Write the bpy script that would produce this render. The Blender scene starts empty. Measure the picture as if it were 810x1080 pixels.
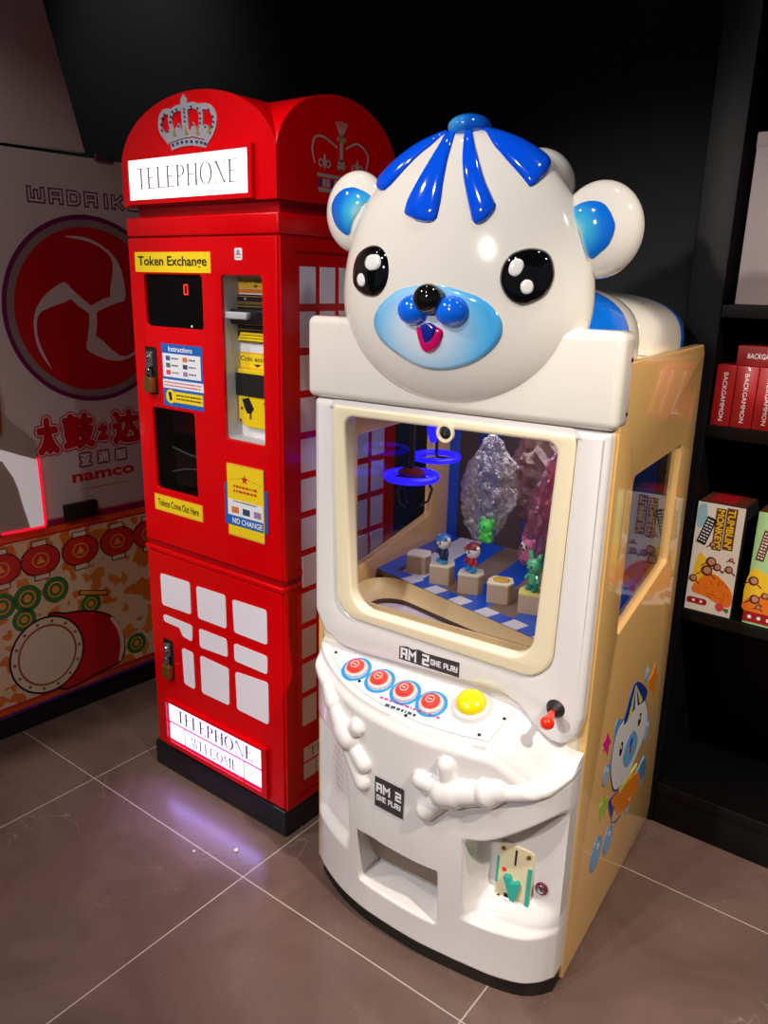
import bpy, bmesh, math, random
from mathutils import Matrix, Vector
from mathutils.geometry import tessellate_polygon
R = {"token_lbl":[[-0.4737,1.3982],[-0.2044,1.3949],[-0.2048,1.3512],[-0.4726,1.3531]],"display":[[-0.4493,1.3474],[-0.2363,1.3476],[-0.2377,1.2318],[-0.4402,1.2265]],"digit":[[-0.308,1.3266],[-0.2918,1.327],[-0.2935,1.304],[-0.3098,1.3036]],"lockrec":[[-0.4518,1.1792],[-0.4106,1.1819],[-0.4145,1.0661],[-0.4541,1.0675]],"instr":[[-0.3929,1.1921],[-0.2448,1.1905],[-0.2448,1.0452],[-0.3904,1.0423]],"instr_white":[[-0.3879,1.1689],[-0.2513,1.1692],[-0.2509,1.1151],[-0.3886,1.1125]],"instr_white2":[[-0.3934,1.1067],[-0.2447,1.1089],[-0.2435,1.0876],[-0.3909,1.0864]],"instr_yel":[[-0.3504,1.0814],[-0.2466,1.0796],[-0.2481,1.0544],[-0.3525,1.0545]],"instr_circ":[[-0.3655,1.0674]],"tokwin":[[-0.4417,1.0336],[-0.2812,1.0358],[-0.2832,0.8315],[-0.4416,0.8275]],"recess":[[-0.1785,1.3483],[-0.0485,1.3491],[-0.0468,0.9904],[-0.1713,0.9906]],"bill_top_lbl":[[-0.1826,1.3443],[-0.1015,1.3437],[-0.1022,1.3206],[-0.1835,1.3224]],"bill_plate":[[-0.188,1.3095],[-0.1041,1.3091],[-0.1056,1.2059],[-0.187,1.2047]],"bill_lbl1":[[-0.1843,1.3059],[-0.1079,1.3054],[-0.1086,1.2827],[-0.1835,1.2837]],"bill_mouth":[[-0.2084,1.2728],[-0.1306,1.2699],[-0.1327,1.2551],[-0.2075,1.2555]],"bill_yel":[[-0.1817,1.2353],[-0.11,1.2371],[-0.1093,1.2057],[-0.183,1.2049]],"coin_lbl":[[-0.1858,1.18],[-0.0982,1.1823],[-0.0991,1.1504],[-0.1826,1.1475]],"coin_blk":[[-0.1745,1.1365],[-0.1005,1.139],[-0.1019,1.0893],[-0.1766,1.0856]],"coin_yel":[[-0.1724,1.1464],[-0.1002,1.1484],[-0.1039,1.0172],[-0.1708,1.0147]],"tokens_out":[[-0.4503,0.8102],[-0.2648,0.8164],[-0.2674,0.7743],[-0.4543,0.7674]],"nochange":[[-0.1702,0.9349],[-0.05,0.9376],[-0.0515,0.7632],[-0.1729,0.7635]],"nc_white":[[-0.1723,0.8529],[-0.0552,0.8507],[-0.0549,0.8137],[-0.1736,0.8131]],"nc_blue":[[-0.1797,0.8119],[-0.0563,0.8113],[-0.0569,0.7924],[-0.1794,0.7871]],"nc_hold":[[-0.1821,0.8881],[-0.0389,0.8883],[-0.0414,0.7905],[-0.184,0.7862]],"nc_star":[[-0.1117,0.9079]],"tag":[[-0.1286,1.4052],[-0.1052,1.402],[-0.1028,1.3788],[-0.1263,1.3801]],"tiles":[[[-0.4457,0.597],[-0.3267,0.6007],[-0.3268,0.5123],[-0.446,0.508]],[[-0.3019,0.598],[-0.1931,0.6013],[-0.1928,0.5126],[-0.2996,0.5108]],[[-0.1684,0.5979],[-0.0508,0.6019],[-0.0505,0.5132],[-0.1648,0.512]],[[-0.445,0.4817],[-0.3248,0.482],[-0.328,0.4353],[-0.366,0.4405],[-0.3782,0.4604],[-0.4414,0.4611]],[[-0.2985,0.4826],[-0.1942,0.4844],[-0.1917,0.436],[-0.2978,0.4301]],[[-0.1676,0.4821],[-0.0514,0.4835],[-0.0526,0.4351],[-0.1672,0.4347]],[[-0.3721,0.4055],[-0.3267,0.4047],[-0.3254,0.2982],[-0.3698,0.3013]],[[-0.2987,0.4067],[-0.1904,0.4048],[-0.1927,0.3004],[-0.2986,0.2995]],[[-0.1659,0.4053],[-0.0508,0.4143],[-0.0513,0.2999],[-0.1639,0.3011]]],"lowlock":[[-0.4482,0.4106],[-0.4109,0.4117],[-0.4097,0.2979],[-0.452,0.2961]],"tomoe":{"c1":[[0.1658,1.3709],[0.0845,1.32],[0.2322,1.3425],[0.1723,1.4447],[0.0746,1.4366],[0.1339,1.4455],[0.2147,1.4123],[0.2654,1.3432],[0.257,1.2811],[0.2146,1.2708]],"w1":[[0.0746,1.4366],[0.1336,1.4416],[0.1927,1.4212],[0.2343,1.3679],[0.2329,1.3222],[0.2087,1.2708],[0.2606,1.2811],[0.2618,1.3431],[0.2317,1.408],[0.1829,1.4384],[0.1233,1.4468]],"w2":[[0.0847,1.322],[0.029,1.2904],[-0.0063,1.2472],[-0.0168,1.1942],[-0.0075,1.135],[0.0242,1.0831],[-0.0013,1.1446],[-0.0087,1.194],[0.0086,1.2422],[0.043,1.274],[0.1022,1.2779]],"w3":[[0.1335,1.1334],[0.1568,1.1114],[0.2002,1.0964],[0.2487,1.0979],[0.3065,1.12],[0.3073,1.1309],[0.2499,1.1141],[0.2021,1.1197],[0.1639,1.1529],[0.1517,1.21],[0.1591,1.2303],[0.1781,1.2505],[0.2146,1.2708],[0.1444,1.2558],[0.118,1.271]]},"taiko":[[[-0.0344,0.9469],[0.0287,0.9445],[0.0186,0.8396],[-0.0454,0.8394]],[[0.0366,0.9485],[0.1397,0.9471],[0.1338,0.8481],[0.039,0.8416]],[[0.15,0.9112],[0.1855,0.9121],[0.1812,0.8594],[0.1455,0.8591]],[[0.1989,0.9408],[0.2962,0.946],[0.2884,0.8399],[0.1965,0.842]]],"yazhou":[[[0.0818,0.8304],[0.1272,0.8339],[0.123,0.7863],[0.0777,0.7859]],[[0.1388,0.8312],[0.1846,0.8334],[0.1808,0.7875],[0.1366,0.7867]],[[0.1983,0.8304],[0.2467,0.8299],[0.2436,0.7883],[0.1949,0.7879]]],"namco":[[0.0553,0.7695],[0.2655,0.769],[0.2636,0.7427],[0.0556,0.7443]],"blk":[[0.0176,0.6821],[0.1208,0.6851],[0.1201,0.6391],[0.0167,0.6349]],"sh_out":[[-0.1347,0.981],[-0.1149,0.9517],[-0.0827,0.9222],[-0.05,0.888],[-0.0493,0.8349],[-0.0479,0.7475],[-0.0456,0.6451],[-0.0509,0.6354],[-0.1135,0.6344],[-0.1732,0.6375]],"sh_lip":[[-0.1465,0.8753],[-0.1019,0.8549],[-0.0535,0.8347],[-0.052,0.7482],[-0.0513,0.6398],[-0.0905,0.6378],[-0.1056,0.7083],[-0.1142,0.7595],[-0.1244,0.7939],[-0.15,0.8441]],"sh_red":[[-0.0513,0.836],[-0.05,0.7479],[-0.0486,0.6457],[-0.0525,0.6358],[-0.1132,0.6365],[-0.1731,0.6387]],"side_win":[[0.4397,1.0291],[0.111,1.0219],[0.1052,1.0076],[0.1241,0.7066],[0.44,0.7687]],"st":{"hat":[[0.2963,0.538],[0.3972,0.48],[0.3975,0.4516],[0.3183,0.4675],[0.2418,0.4639],[0.2507,0.4927]],"head":[[0.1797,0.4033],[0.1891,0.4574],[0.2279,0.4773],[0.3198,0.4634],[0.3844,0.4576],[0.4366,0.3974],[0.434,0.3471],[0.3758,0.311],[0.3211,0.2901],[0.2367,0.31],[0.1994,0.3521]],"earL":[[0.1785,0.4628],[0.1876,0.5001],[0.2266,0.4812],[0.2275,0.4511],[0.2032,0.4138]],"muz":[[0.2652,0.367],[0.2818,0.4031],[0.3306,0.4062],[0.3735,0.3632],[0.3613,0.3333],[0.3087,0.3257]],"eye1":[[0.2401,0.4077]],"eye2":[[0.3686,0.4157]],"body":[[0.2135,0.2958],[0.2932,0.2844],[0.3828,0.2627],[0.4344,0.2414],[0.4386,0.2005],[0.3767,0.1908],[0.299,0.2081],[0.2565,0.2487]],"body_b":[[0.1939,0.3007],[0.2108,0.3044],[0.2719,0.2896],[0.2508,0.2665],[0.2355,0.2259],[0.3115,0.2004],[0.2591,0.211],[0.2157,0.2595]],"arm":[[0.4065,0.2569],[0.4732,0.2586],[0.4958,0.2308],[0.4856,0.1971],[0.414,0.207]],"star_p":[[0.1053,0.4909],[0.1214,0.4919],[0.1276,0.5045],[0.1422,0.4845],[0.1601,0.4658],[0.1472,0.4628],[0.1474,0.4403],[0.1266,0.4641],[0.1052,0.4691],[0.1144,0.4768]],"star_g":[[0.1297,0.3293],[0.1497,0.3306],[0.1478,0.3484],[0.1684,0.3261],[0.1874,0.3217],[0.1833,0.3001],[0.178,0.2828],[0.1578,0.2919],[0.1428,0.2842]],"star_o":[[0.4135,0.4939],[0.4389,0.4971],[0.4548,0.5189],[0.4761,0.4849],[0.4999,0.4675],[0.4806,0.4576],[0.4765,0.4228],[0.4485,0.4572],[0.4274,0.4594]],"star_b":[[0.4375,0.2626],[0.4636,0.2715],[0.4879,0.2507],[0.5027,0.1954],[0.46,0.2038],[0.424,0.2396]],"bub":[[[0.1422,0.2089]],[[0.1517,0.3924]],[[0.4489,0.3493]],[[0.3929,0.5181]],[[0.2244,0.1898]],[[0.3633,0.1988]]]},"s1L":[[-0.1619,-0.0897,0.9827],[-0.2579,-0.1106,0.9598],[-0.3777,-0.1293,0.9169],[-0.4844,-0.1571,0.8606],[-0.5972,-0.1748,0.7828],[-0.6703,-0.1875,0.7181]],"s1R":[[-0.1304,-0.0827,0.988],[-0.1783,-0.3318,0.9264],[-0.277,-0.4366,0.8559],[-0.3738,-0.5059,0.7774],[-0.4689,-0.5408,0.6983],[-0.5481,-0.5241,0.6519]],"s2L":[[-0.1118,-0.0861,0.99],[-0.1211,-0.391,0.9124],[-0.1679,-0.5688,0.8051],[-0.238,-0.6892,0.6844],[-0.2965,-0.7656,0.5708],[-0.308,-0.8065,0.5047]],"s2R":[[-0.0608,-0.0723,0.9955],[-0.0245,-0.3855,0.9224],[-0.0201,-0.5936,0.8045],[-0.0165,-0.7385,0.6741],[-0.0142,-0.8276,0.5611],[-0.0289,-0.8892,0.4567]],"s3L":[[0.0008,-0.0598,0.9982],[0.0571,-0.395,0.9169],[0.0937,-0.5945,0.7986],[0.1346,-0.7166,0.6844],[0.1917,-0.8089,0.5558],[0.2455,-0.8655,0.4366]],"s3R":[[0.0465,-0.0564,0.9973],[0.136,-0.3859,0.9125],[0.204,-0.5498,0.81],[0.2737,-0.6641,0.6957],[0.3421,-0.7233,0.5998],[0.3929,-0.7523,0.5288]],"s4L":[[0.1235,-0.0347,0.9917],[0.2519,-0.336,0.9075],[0.3583,-0.4442,0.8212],[0.4514,-0.488,0.7471],[0.5283,-0.5043,0.6831],[0.5828,-0.5118,0.6312]],"s4R":[[0.1912,-0.0223,0.9813],[0.3147,-0.0001,0.9492],[0.4316,0.0284,0.9016],[0.5239,0.0505,0.8503],[0.5814,0.0703,0.8106],[0.6367,-0.0224,0.7708]],"muz":[[-0.5427,-0.8057,-0.2371],[-0.4892,-0.8677,-0.0884],[-0.3334,-0.9421,0.0355],[-0.1305,-0.9883,0.0791],[0.0576,-0.9949,0.0826],[0.2355,-0.9707,0.0481],[0.3713,-0.9285,0.0042],[0.4715,-0.8758,-0.1028],[0.5022,-0.8376,-0.2149],[0.474,-0.8156,-0.3318],[0.3738,-0.8074,-0.4566],[0.2327,-0.8031,-0.5486],[0.0464,-0.7965,-0.6029],[-0.1493,-0.7931,-0.5906],[-0.3307,-0.8033,-0.4953],[-0.4809,-0.7897,-0.3808]],"eyeR":[[0.4677,-0.8748,0.1262],[0.4798,-0.8531,0.2051],[0.5327,-0.8018,0.2708],[0.6314,-0.715,0.3001],[0.7167,-0.6333,0.2921],[0.7694,-0.586,0.2544],[0.7998,-0.5753,0.1713],[0.7936,-0.5991,0.1065],[0.759,-0.6499,0.0405],[0.6921,-0.7218,-0.0008],[0.6207,-0.7837,-0.0256],[0.5437,-0.8392,0.0087],[0.4936,-0.8676,0.0606]],"eyeL":[[-0.7778,-0.6216,0.0934],[-0.7766,-0.5985,0.1968],[-0.7219,-0.6326,0.2805],[-0.6059,-0.7283,0.3201],[-0.494,-0.8135,0.3069],[-0.4203,-0.8759,0.237],[-0.4023,-0.9049,0.1389],[-0.4426,-0.8953,0.0508],[-0.5169,-0.856,0.0049],[-0.6396,-0.7687,0.0048],[-0.7312,-0.681,0.0392]],"eyeR_h1":[[0.5282,-0.8299,0.1796],[0.5389,-0.8134,0.2189],[0.5738,-0.7834,0.2388],[0.609,-0.7602,0.2263],[0.62,-0.7602,0.194],[0.6053,-0.7808,0.1548],[0.5697,-0.8096,0.1411],[0.5384,-0.8285,0.1536]],"eyeR_h2":[[0.6111,-0.7857,0.0961],[0.6239,-0.7729,0.1159],[0.6447,-0.754,0.1255],[0.6744,-0.7291,0.1169],[0.6886,-0.7197,0.0886],[0.6799,-0.7309,0.0583],[0.648,-0.7604,0.0444],[0.6187,-0.7832,0.0608]],"eyeL_h1":[[-0.609,-0.7679,0.1986],[-0.5936,-0.7674,0.2423],[-0.5457,-0.7968,0.2593],[-0.4854,-0.8359,0.2561],[-0.4583,-0.8611,0.2202],[-0.4726,-0.8633,0.1771],[-0.5355,-0.8288,0.1624],[-0.586,-0.7918,0.1723]],"eyeL_h2":[[-0.6865,-0.7188,0.1098],[-0.6694,-0.7303,0.1367],[-0.6351,-0.7588,0.1443],[-0.6075,-0.7844,0.1254],[-0.5973,-0.7971,0.0887],[-0.6216,-0.7808,0.0633],[-0.6648,-0.7435,0.073]],"nose":[[-0.0203,-0.9998,-0.0049]],"noseL":[[-0.1737,-0.9799,-0.0979]],"noseR":[[0.1464,-0.9847,-0.0948]],"mouth":[[-0.1388,-0.9576,-0.2523],[-0.0947,-0.9687,-0.2295],[-0.0268,-0.9783,-0.2055],[0.0387,-0.9721,-0.2314],[0.0752,-0.9603,-0.2688],[0.0543,-0.9314,-0.36],[0.0138,-0.9056,-0.4238],[-0.0361,-0.89,-0.4545],[-0.0901,-0.8922,-0.4425],[-0.1196,-0.9201,-0.3729]],"earRb":[[-0.1104,1.4536],[-0.1,1.4644],[-0.078,1.4685],[-0.0559,1.4617],[-0.0386,1.4344],[-0.043,1.4093],[-0.0564,1.394],[-0.0746,1.3855],[-0.0895,1.4195]],"earLb":[[-0.5948,1.4734],[-0.5825,1.4977],[-0.55,1.5098],[-0.5101,1.4938],[-0.524,1.4744],[-0.5412,1.4504],[-0.5556,1.4259],[-0.5822,1.4419]]}
PI = math.pi
sc = bpy.context.scene
COL = sc.collection
random.seed(4)

# ------------------------------------------------------------------ materials
def lin(c):
    c /= 255.0
    return c / 12.92 if c <= 0.04045 else ((c + 0.055) / 1.055) ** 2.4
def rgb(h):
    if isinstance(h, str):
        h = (int(h[0:2], 16), int(h[2:4], 16), int(h[4:6], 16))
    return (lin(h[0]), lin(h[1]), lin(h[2]), 1.0)
MATS = {}
def mat(name, color, rough=0.5, metal=0.0, emit=0.0, ecol=None, coat=0.0, spec=0.5, sss=0.0):
    if name in MATS:
        return MATS[name]
    m = bpy.data.materials.new(name); m.use_nodes = True
    b = m.node_tree.nodes['Principled BSDF']
    b.inputs['Base Color'].default_value = rgb(color)
    b.inputs['Roughness'].default_value = rough
    b.inputs['Metallic'].default_value = metal
    b.inputs['Specular IOR Level'].default_value = spec
    b.inputs['Coat Weight'].default_value = coat
    b.inputs['Coat Roughness'].default_value = 0.04
    if emit:
        b.inputs['Emission Color'].default_value = rgb(ecol or color)
        b.inputs['Emission Strength'].default_value = emit
    MATS[name] = m
    return m
def bumpy(m, scale, strength, dist=0.002, detail=3):
    nt = m.node_tree; b = nt.nodes['Principled BSDF']
    tc = nt.nodes.new('ShaderNodeTexCoord'); nz = nt.nodes.new('ShaderNodeTexNoise'); bp = nt.nodes.new('ShaderNodeBump')
    nz.inputs['Scale'].default_value = scale; nz.inputs['Detail'].default_value = detail
    bp.inputs['Strength'].default_value = strength; bp.inputs['Distance'].default_value = dist
    nt.links.new(tc.outputs['Object'], nz.inputs['Vector']); nt.links.new(nz.outputs['Fac'], bp.inputs['Height'])
    nt.links.new(bp.outputs['Normal'], b.inputs['Normal'])
    return m
def clear(name, tint, gloss_rough=0.02, ior=1.45, bump=0, scale=60, base=0.0, mixmin=None):
    """see-through sheet: tinted transparency under a Fresnel gloss"""
    m = bpy.data.materials.new(name); m.use_nodes = True; nt = m.node_tree; nt.nodes.clear()
    out = nt.nodes.new('ShaderNodeOutputMaterial'); tr = nt.nodes.new('ShaderNodeBsdfTransparent'); gl = nt.nodes.new('ShaderNodeBsdfGlossy')
    mx = nt.nodes.new('ShaderNodeMixShader'); fr = nt.nodes.new('ShaderNodeLayerWeight')
    tr.inputs[0].default_value = rgb(tint); gl.inputs['Roughness'].default_value = gloss_rough; fr.inputs['Blend'].default_value = .5
    f0 = ((ior - 1) / (ior + 1)) ** 2; pw = nt.nodes.new('ShaderNodeMath'); pw.operation = 'POWER'; pw.inputs[1].default_value = 5; nt.links.new(fr.outputs['Facing'], pw.inputs[0])
    ma = nt.nodes.new('ShaderNodeMath'); ma.operation = 'MULTIPLY_ADD'; ma.inputs[1].default_value = 1 - f0; ma.inputs[2].default_value = f0; nt.links.new(pw.outputs[0], ma.inputs[0])
    nt.links.new(ma.outputs[0], mx.inputs[0]); nt.links.new(tr.outputs[0], mx.inputs[1]); nt.links.new(gl.outputs[0], mx.inputs[2])
    last = mx
    if bump:
        tc = nt.nodes.new('ShaderNodeTexCoord'); nz = nt.nodes.new('ShaderNodeTexNoise'); bp = nt.nodes.new('ShaderNodeBump')
        nz.inputs['Scale'].default_value = scale; nz.inputs['Detail'].default_value = 4
        bp.inputs['Strength'].default_value = bump; bp.inputs['Distance'].default_value = 0.01
        nt.links.new(tc.outputs['Object'], nz.inputs['Vector']); nt.links.new(nz.outputs['Fac'], bp.inputs['Height'])
        nt.links.new(bp.outputs[0], gl.inputs['Normal']); nt.links.new(bp.outputs[0], fr.inputs['Normal'])
    if base:
        df = nt.nodes.new('ShaderNodeBsdfDiffuse'); df.inputs[0].default_value = rgb(mixmin or tint)
        m2 = nt.nodes.new('ShaderNodeMixShader'); m2.inputs[0].default_value = base
        nt.links.new(mx.outputs[0], m2.inputs[1]); nt.links.new(df.outputs[0], m2.inputs[2]); last = m2
    nt.links.new(last.outputs[0], out.inputs[0])
    MATS[name] = m
    return m

def floor_material():
    m = bpy.data.materials.new('floor_tile'); m.use_nodes = True; nt = m.node_tree; b = nt.nodes['Principled BSDF']
    N = nt.nodes.new; L = nt.links.new
    tc = N('ShaderNodeTexCoord'); sep = N('ShaderNodeSeparateXYZ'); L(tc.outputs['Object'], sep.inputs[0])
    def dist(axis, off):
        a = N('ShaderNodeMath'); a.operation = 'ADD'; a.inputs[1].default_value = off; L(sep.outputs[axis], a.inputs[0])
        w = N('ShaderNodeMath'); w.operation = 'PINGPONG'; w.inputs[1].default_value = 0.3; L(a.outputs[0], w.inputs[0])
        return w.outputs[0]
    dx = dist('X', 1.7758); dy = dist('Y', -1.0329)
    mn = N('ShaderNodeMath'); mn.operation = 'MINIMUM'; L(dx, mn.inputs[0]); L(dy, mn.inputs[1])
    mr = N('ShaderNodeMapRange'); mr.inputs['From Min'].default_value = 0.0011; mr.inputs['From Max'].default_value = 0.0019; L(mn.outputs[0], mr.inputs['Value'])
    # stone mottling and thin pale veins
    n1 = N('ShaderNodeTexNoise'); n1.inputs['Scale'].default_value = 3.2; n1.inputs['Detail'].default_value = 8; n1.inputs['Roughness'].default_value = 0.6; n1.inputs['Distortion'].default_value = 1.2
    L(tc.outputs['Object'], n1.inputs['Vector'])
    r1 = N('ShaderNodeValToRGB'); r1.color_ramp.elements[0].color = rgb('614C45'); r1.color_ramp.elements[1].color = rgb('7A635B')
    r1.color_ramp.elements[0].position = 0.3; r1.color_ramp.elements[1].position = 0.72; L(n1.outputs['Fac'], r1.inputs[0])
    n2 = N('ShaderNodeTexNoise'); n2.inputs['Scale'].default_value = 2.1; n2.inputs['Detail'].default_value = 5; n2.inputs['Distortion'].default_value = 2.5; L(tc.outputs['Object'], n2.inputs['Vector'])
    ab = N('ShaderNodeMath'); ab.operation = 'SUBTRACT'; ab.inputs[1].default_value = 0.5; L(n2.outputs['Fac'], ab.inputs[0])
    ab2 = N('ShaderNodeMath'); ab2.operation = 'ABSOLUTE'; L(ab.outputs[0], ab2.inputs[0])
    v = N('ShaderNodeMapRange'); v.inputs['From Min'].default_value = 0.0; v.inputs['From Max'].default_value = 0.006; v.inputs['To Min'].default_value = 0.28; v.inputs['To Max'].default_value = 0.0; L(ab2.outputs[0], v.inputs['Value'])
    n3 = N('ShaderNodeTexNoise'); n3.inputs['Scale'].default_value = 5; n3.inputs['Detail'].default_value = 2; L(tc.outputs['Object'], n3.inputs['Vector'])
    m3 = N('ShaderNodeMapRange'); m3.inputs['From Min'].default_value = 0.5; m3.inputs['From Max'].default_value = 0.68; L(n3.outputs['Fac'], m3.inputs['Value'])
    vm = N('ShaderNodeMath'); vm.operation = 'MULTIPLY'; L(v.outputs[0], vm.inputs[0]); L(m3.outputs[0], vm.inputs[1])
    mx = N('ShaderNodeMix'); mx.data_type = 'RGBA'; L(vm.outputs[0], mx.inputs[0]); L(r1.outputs[0], mx.inputs[6]); mx.inputs[7].default_value = rgb('C9C0B8')
    mg = N('ShaderNodeMix'); mg.data_type = 'RGBA'; L(mr.outputs[0], mg.inputs[0]); mg.inputs[6].default_value = rgb('BFB2A6'); L(mx.outputs[2], mg.inputs[7])
    L(mg.outputs[2], b.inputs['Base Color'])
    rr = N('ShaderNodeMapRange'); rr.inputs['To Min'].default_value = 0.2; rr.inputs['To Max'].default_value = 0.34; L(n1.outputs['Fac'], rr.inputs['Value']); L(rr.outputs[0], b.inputs['Roughness'])
    bp = N('ShaderNodeBump'); bp.inputs['Strength'].default_value = 0.3; bp.inputs['Distance'].default_value = 0.001; L(mr.outputs[0], bp.inputs['Height']); L(bp.outputs[0], b.inputs['Normal'])
    return m

def radial_material(name, stops, center, radii, rough=0.08, coat=1.0, texsp=None):
    """airbrushed paint: colours run outwards from a point of the object itself"""
    m = bpy.data.materials.new(name); m.use_nodes = True; nt = m.node_tree; b = nt.nodes['Principled BSDF']
    N = nt.nodes.new; L = nt.links.new
    tc = N('ShaderNodeTexCoord'); mp = N('ShaderNodeMapping')
    mp.vector_type = 'TEXTURE'
    mp.inputs['Location'].default_value = center; mp.inputs['Scale'].default_value = radii
    L(tc.outputs['Object'], mp.inputs['Vector'])
    ln = N('ShaderNodeVectorMath'); ln.operation = 'LENGTH'; L(mp.outputs[0], ln.inputs[0])
    rp = N('ShaderNodeValToRGB'); L(ln.outputs['Value'], rp.inputs[0])
    el = rp.color_ramp.elements
    while len(el) < len(stops): el.new(0.5)
    for e, (p, c) in zip(el, stops): e.position = p; e.color = rgb(c)
    L(rp.outputs[0], b.inputs['Base Color']); b.inputs['Roughness'].default_value = rough; b.inputs['Coat Weight'].default_value = coat; b.inputs['Coat Roughness'].default_value = 0.04
    MATS[name] = m
    return m

def noise_print(name, cols, scale, rough=0.35, detail=2):
    """printed artwork made of soft colour patches"""
    m = bpy.data.materials.new(name); m.use_nodes = True; nt = m.node_tree; b = nt.nodes['Principled BSDF']
    N = nt.nodes.new; L = nt.links.new
    tc = N('ShaderNodeTexCoord'); nz = N('ShaderNodeTexNoise'); nz.inputs['Scale'].default_value = scale; nz.inputs['Detail'].default_value = detail
    L(tc.outputs['Object'], nz.inputs['Vector'])
    rp = N('ShaderNodeValToRGB'); rp.color_ramp.interpolation = 'CONSTANT' if detail < 3 else 'LINEAR'; L(nz.outputs['Fac'], rp.inputs[0])
    el = rp.color_ramp.elements
    while len(el) < len(cols): el.new(0.5)
    for i, (e, c) in enumerate(zip(el, cols)): e.position = 0.3 + 0.4 * i / max(1, len(cols) - 1) if i else 0.0; e.color = rgb(c)
    L(rp.outputs[0], b.inputs['Base Color']); b.inputs['Roughness'].default_value = rough
    MATS[name] = m
    return m

# ------------------------------------------------------------------ mesh builder
def FRONT(y): return Matrix(((1, 0, 0, 0), (0, 0, -1, y), (0, 1, 0, 0), (0, 0, 0, 1)))       # u=x v=z w=-y
def SIDE(x): return Matrix(((0, 0, 1, x), (1, 0, 0, 0), (0, 1, 0, 0), (0, 0, 0, 1)))         # u=y v=z w=+x
def TOP(z): return Matrix(((1, 0, 0, 0), (0, 1, 0, 0), (0, 0, 1, z), (0, 0, 0, 1)))          # u=x v=y w=z
def frame(o, u, v):
    u = Vector(u).normalized(); w = u.cross(Vector(v)).normalized(); v = w.cross(u)
    return Matrix(((u.x, v.x, w.x, o[0]), (u.y, v.y, w.y, o[1]), (u.z, v.z, w.z, o[2]), (0, 0, 0, 1)))

def area(p): return sum(p[i - 1][0] * p[i][1] - p[i][0] * p[i - 1][1] for i in range(len(p))) / 2
def ccw(p): return list(p) if area(p) > 0 else list(reversed(p))
def fillet(pts, r, n=5):
    out = []; N = len(pts)
    for i in range(N):
        p0, p, p1 = Vector(pts[i - 1][:2]), Vector(pts[i][:2]), Vector(pts[(i + 1) % N][:2])
        ri = r[i] if isinstance(r, (list, tuple)) else r
        a, b = (p0 - p), (p1 - p); la, lb = a.length, b.length
        if ri <= 0 or la < 1e-6 or lb < 1e-6: out.append((p.x, p.y)); continue
        a /= la; b /= lb; ang = a.angle(b)
        if ang > 3.1 or ang < 0.05: out.append((p.x, p.y)); continue
        t = min(ri / math.tan(ang / 2), la * 0.48, lb * 0.48); rr = t * math.tan(ang / 2)
        c = p + (a + b).normalized() * (rr / math.sin(ang / 2))
        s, e = p + a * t - c, p + b * t - c
        a0, a1 = math.atan2(s.y, s.x), math.atan2(e.y, e.x); d = (a1 - a0 + PI) % (2 * PI) - PI
        for k in range(n + 1):
            th = a0 + d * k / n; out.append((c.x + rr * math.cos(th), c.y + rr * math.sin(th)))
    return out
def rrect(u0, v0, u1, v1, r, n=5): return fillet([(u0, v0), (u1, v0), (u1, v1), (u0, v1)], r, n)
def ell(c, ru, rv=None, n=32, a0=0, a1=2 * PI):
    rv = rv or ru; full = abs(a1 - a0 - 2 * PI) < 1e-6; m = n if full else n + 1
    return [(c[0] + ru * math.cos(a0 + (a1 - a0) * k / n), c[1] + rv * math.sin(a0 + (a1 - a0) * k / n)) for k in range(m)]
def bbox(p): return min(q[0] for q in p), min(q[1] for q in p), max(q[0] for q in p), max(q[1] for q in p)
def avgrect(q):   # four corners TL TR BR BL -> u0 v0 u1 v1
    return (q[0][0] + q[3][0]) / 2, (q[2][1] + q[3][1]) / 2, (q[1][0] + q[2][0]) / 2, (q[0][1] + q[1][1]) / 2
def inset(p, d):
    p = ccw(p); n = len(p); out = []
    for i in range(n):
        a, b, c = Vector(p[i - 1]), Vector(p[i]), Vector(p[(i + 1) % n])
        e1, e2 = (b - a), (c - b)
        if e1.length < 1e-9 or e2.length < 1e-9: out.append((b.x, b.y)); continue
        e1.normalize(); e2.normalize(); n1, n2 = Vector((-e1.y, e1.x)), Vector((-e2.y, e2.x))
        m = n1 + n2
        if m.length < 1e-6: out.append((b.x, b.y)); continue
        m.normalize(); k = d / max(0.35, m.dot(n1)); out.append((b.x + m.x * k, b.y + m.y * k))
    return out
def spline(pts, n=6, closed=True):
    out = []; N = len(pts)
    for i in range(N if closed else N - 1):
        g = lambda k: Vector(pts[k % N]) if closed else Vector(pts[max(0, min(N - 1, k))])
        p0, p1, p2, p3 = g(i - 1), g(i), g(i + 1), g(i + 2)
        for k in range(n):
            t = k / n; out.append(tuple(0.5 * ((2 * p1) + (p2 - p0) * t + (2 * p0 - 5 * p1 + 4 * p2 - p3) * t * t + (3 * p1 - p0 - 3 * p2 + p3) * t ** 3)))
    if not closed: out.append(tuple(pts[-1]))
    return out

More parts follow.
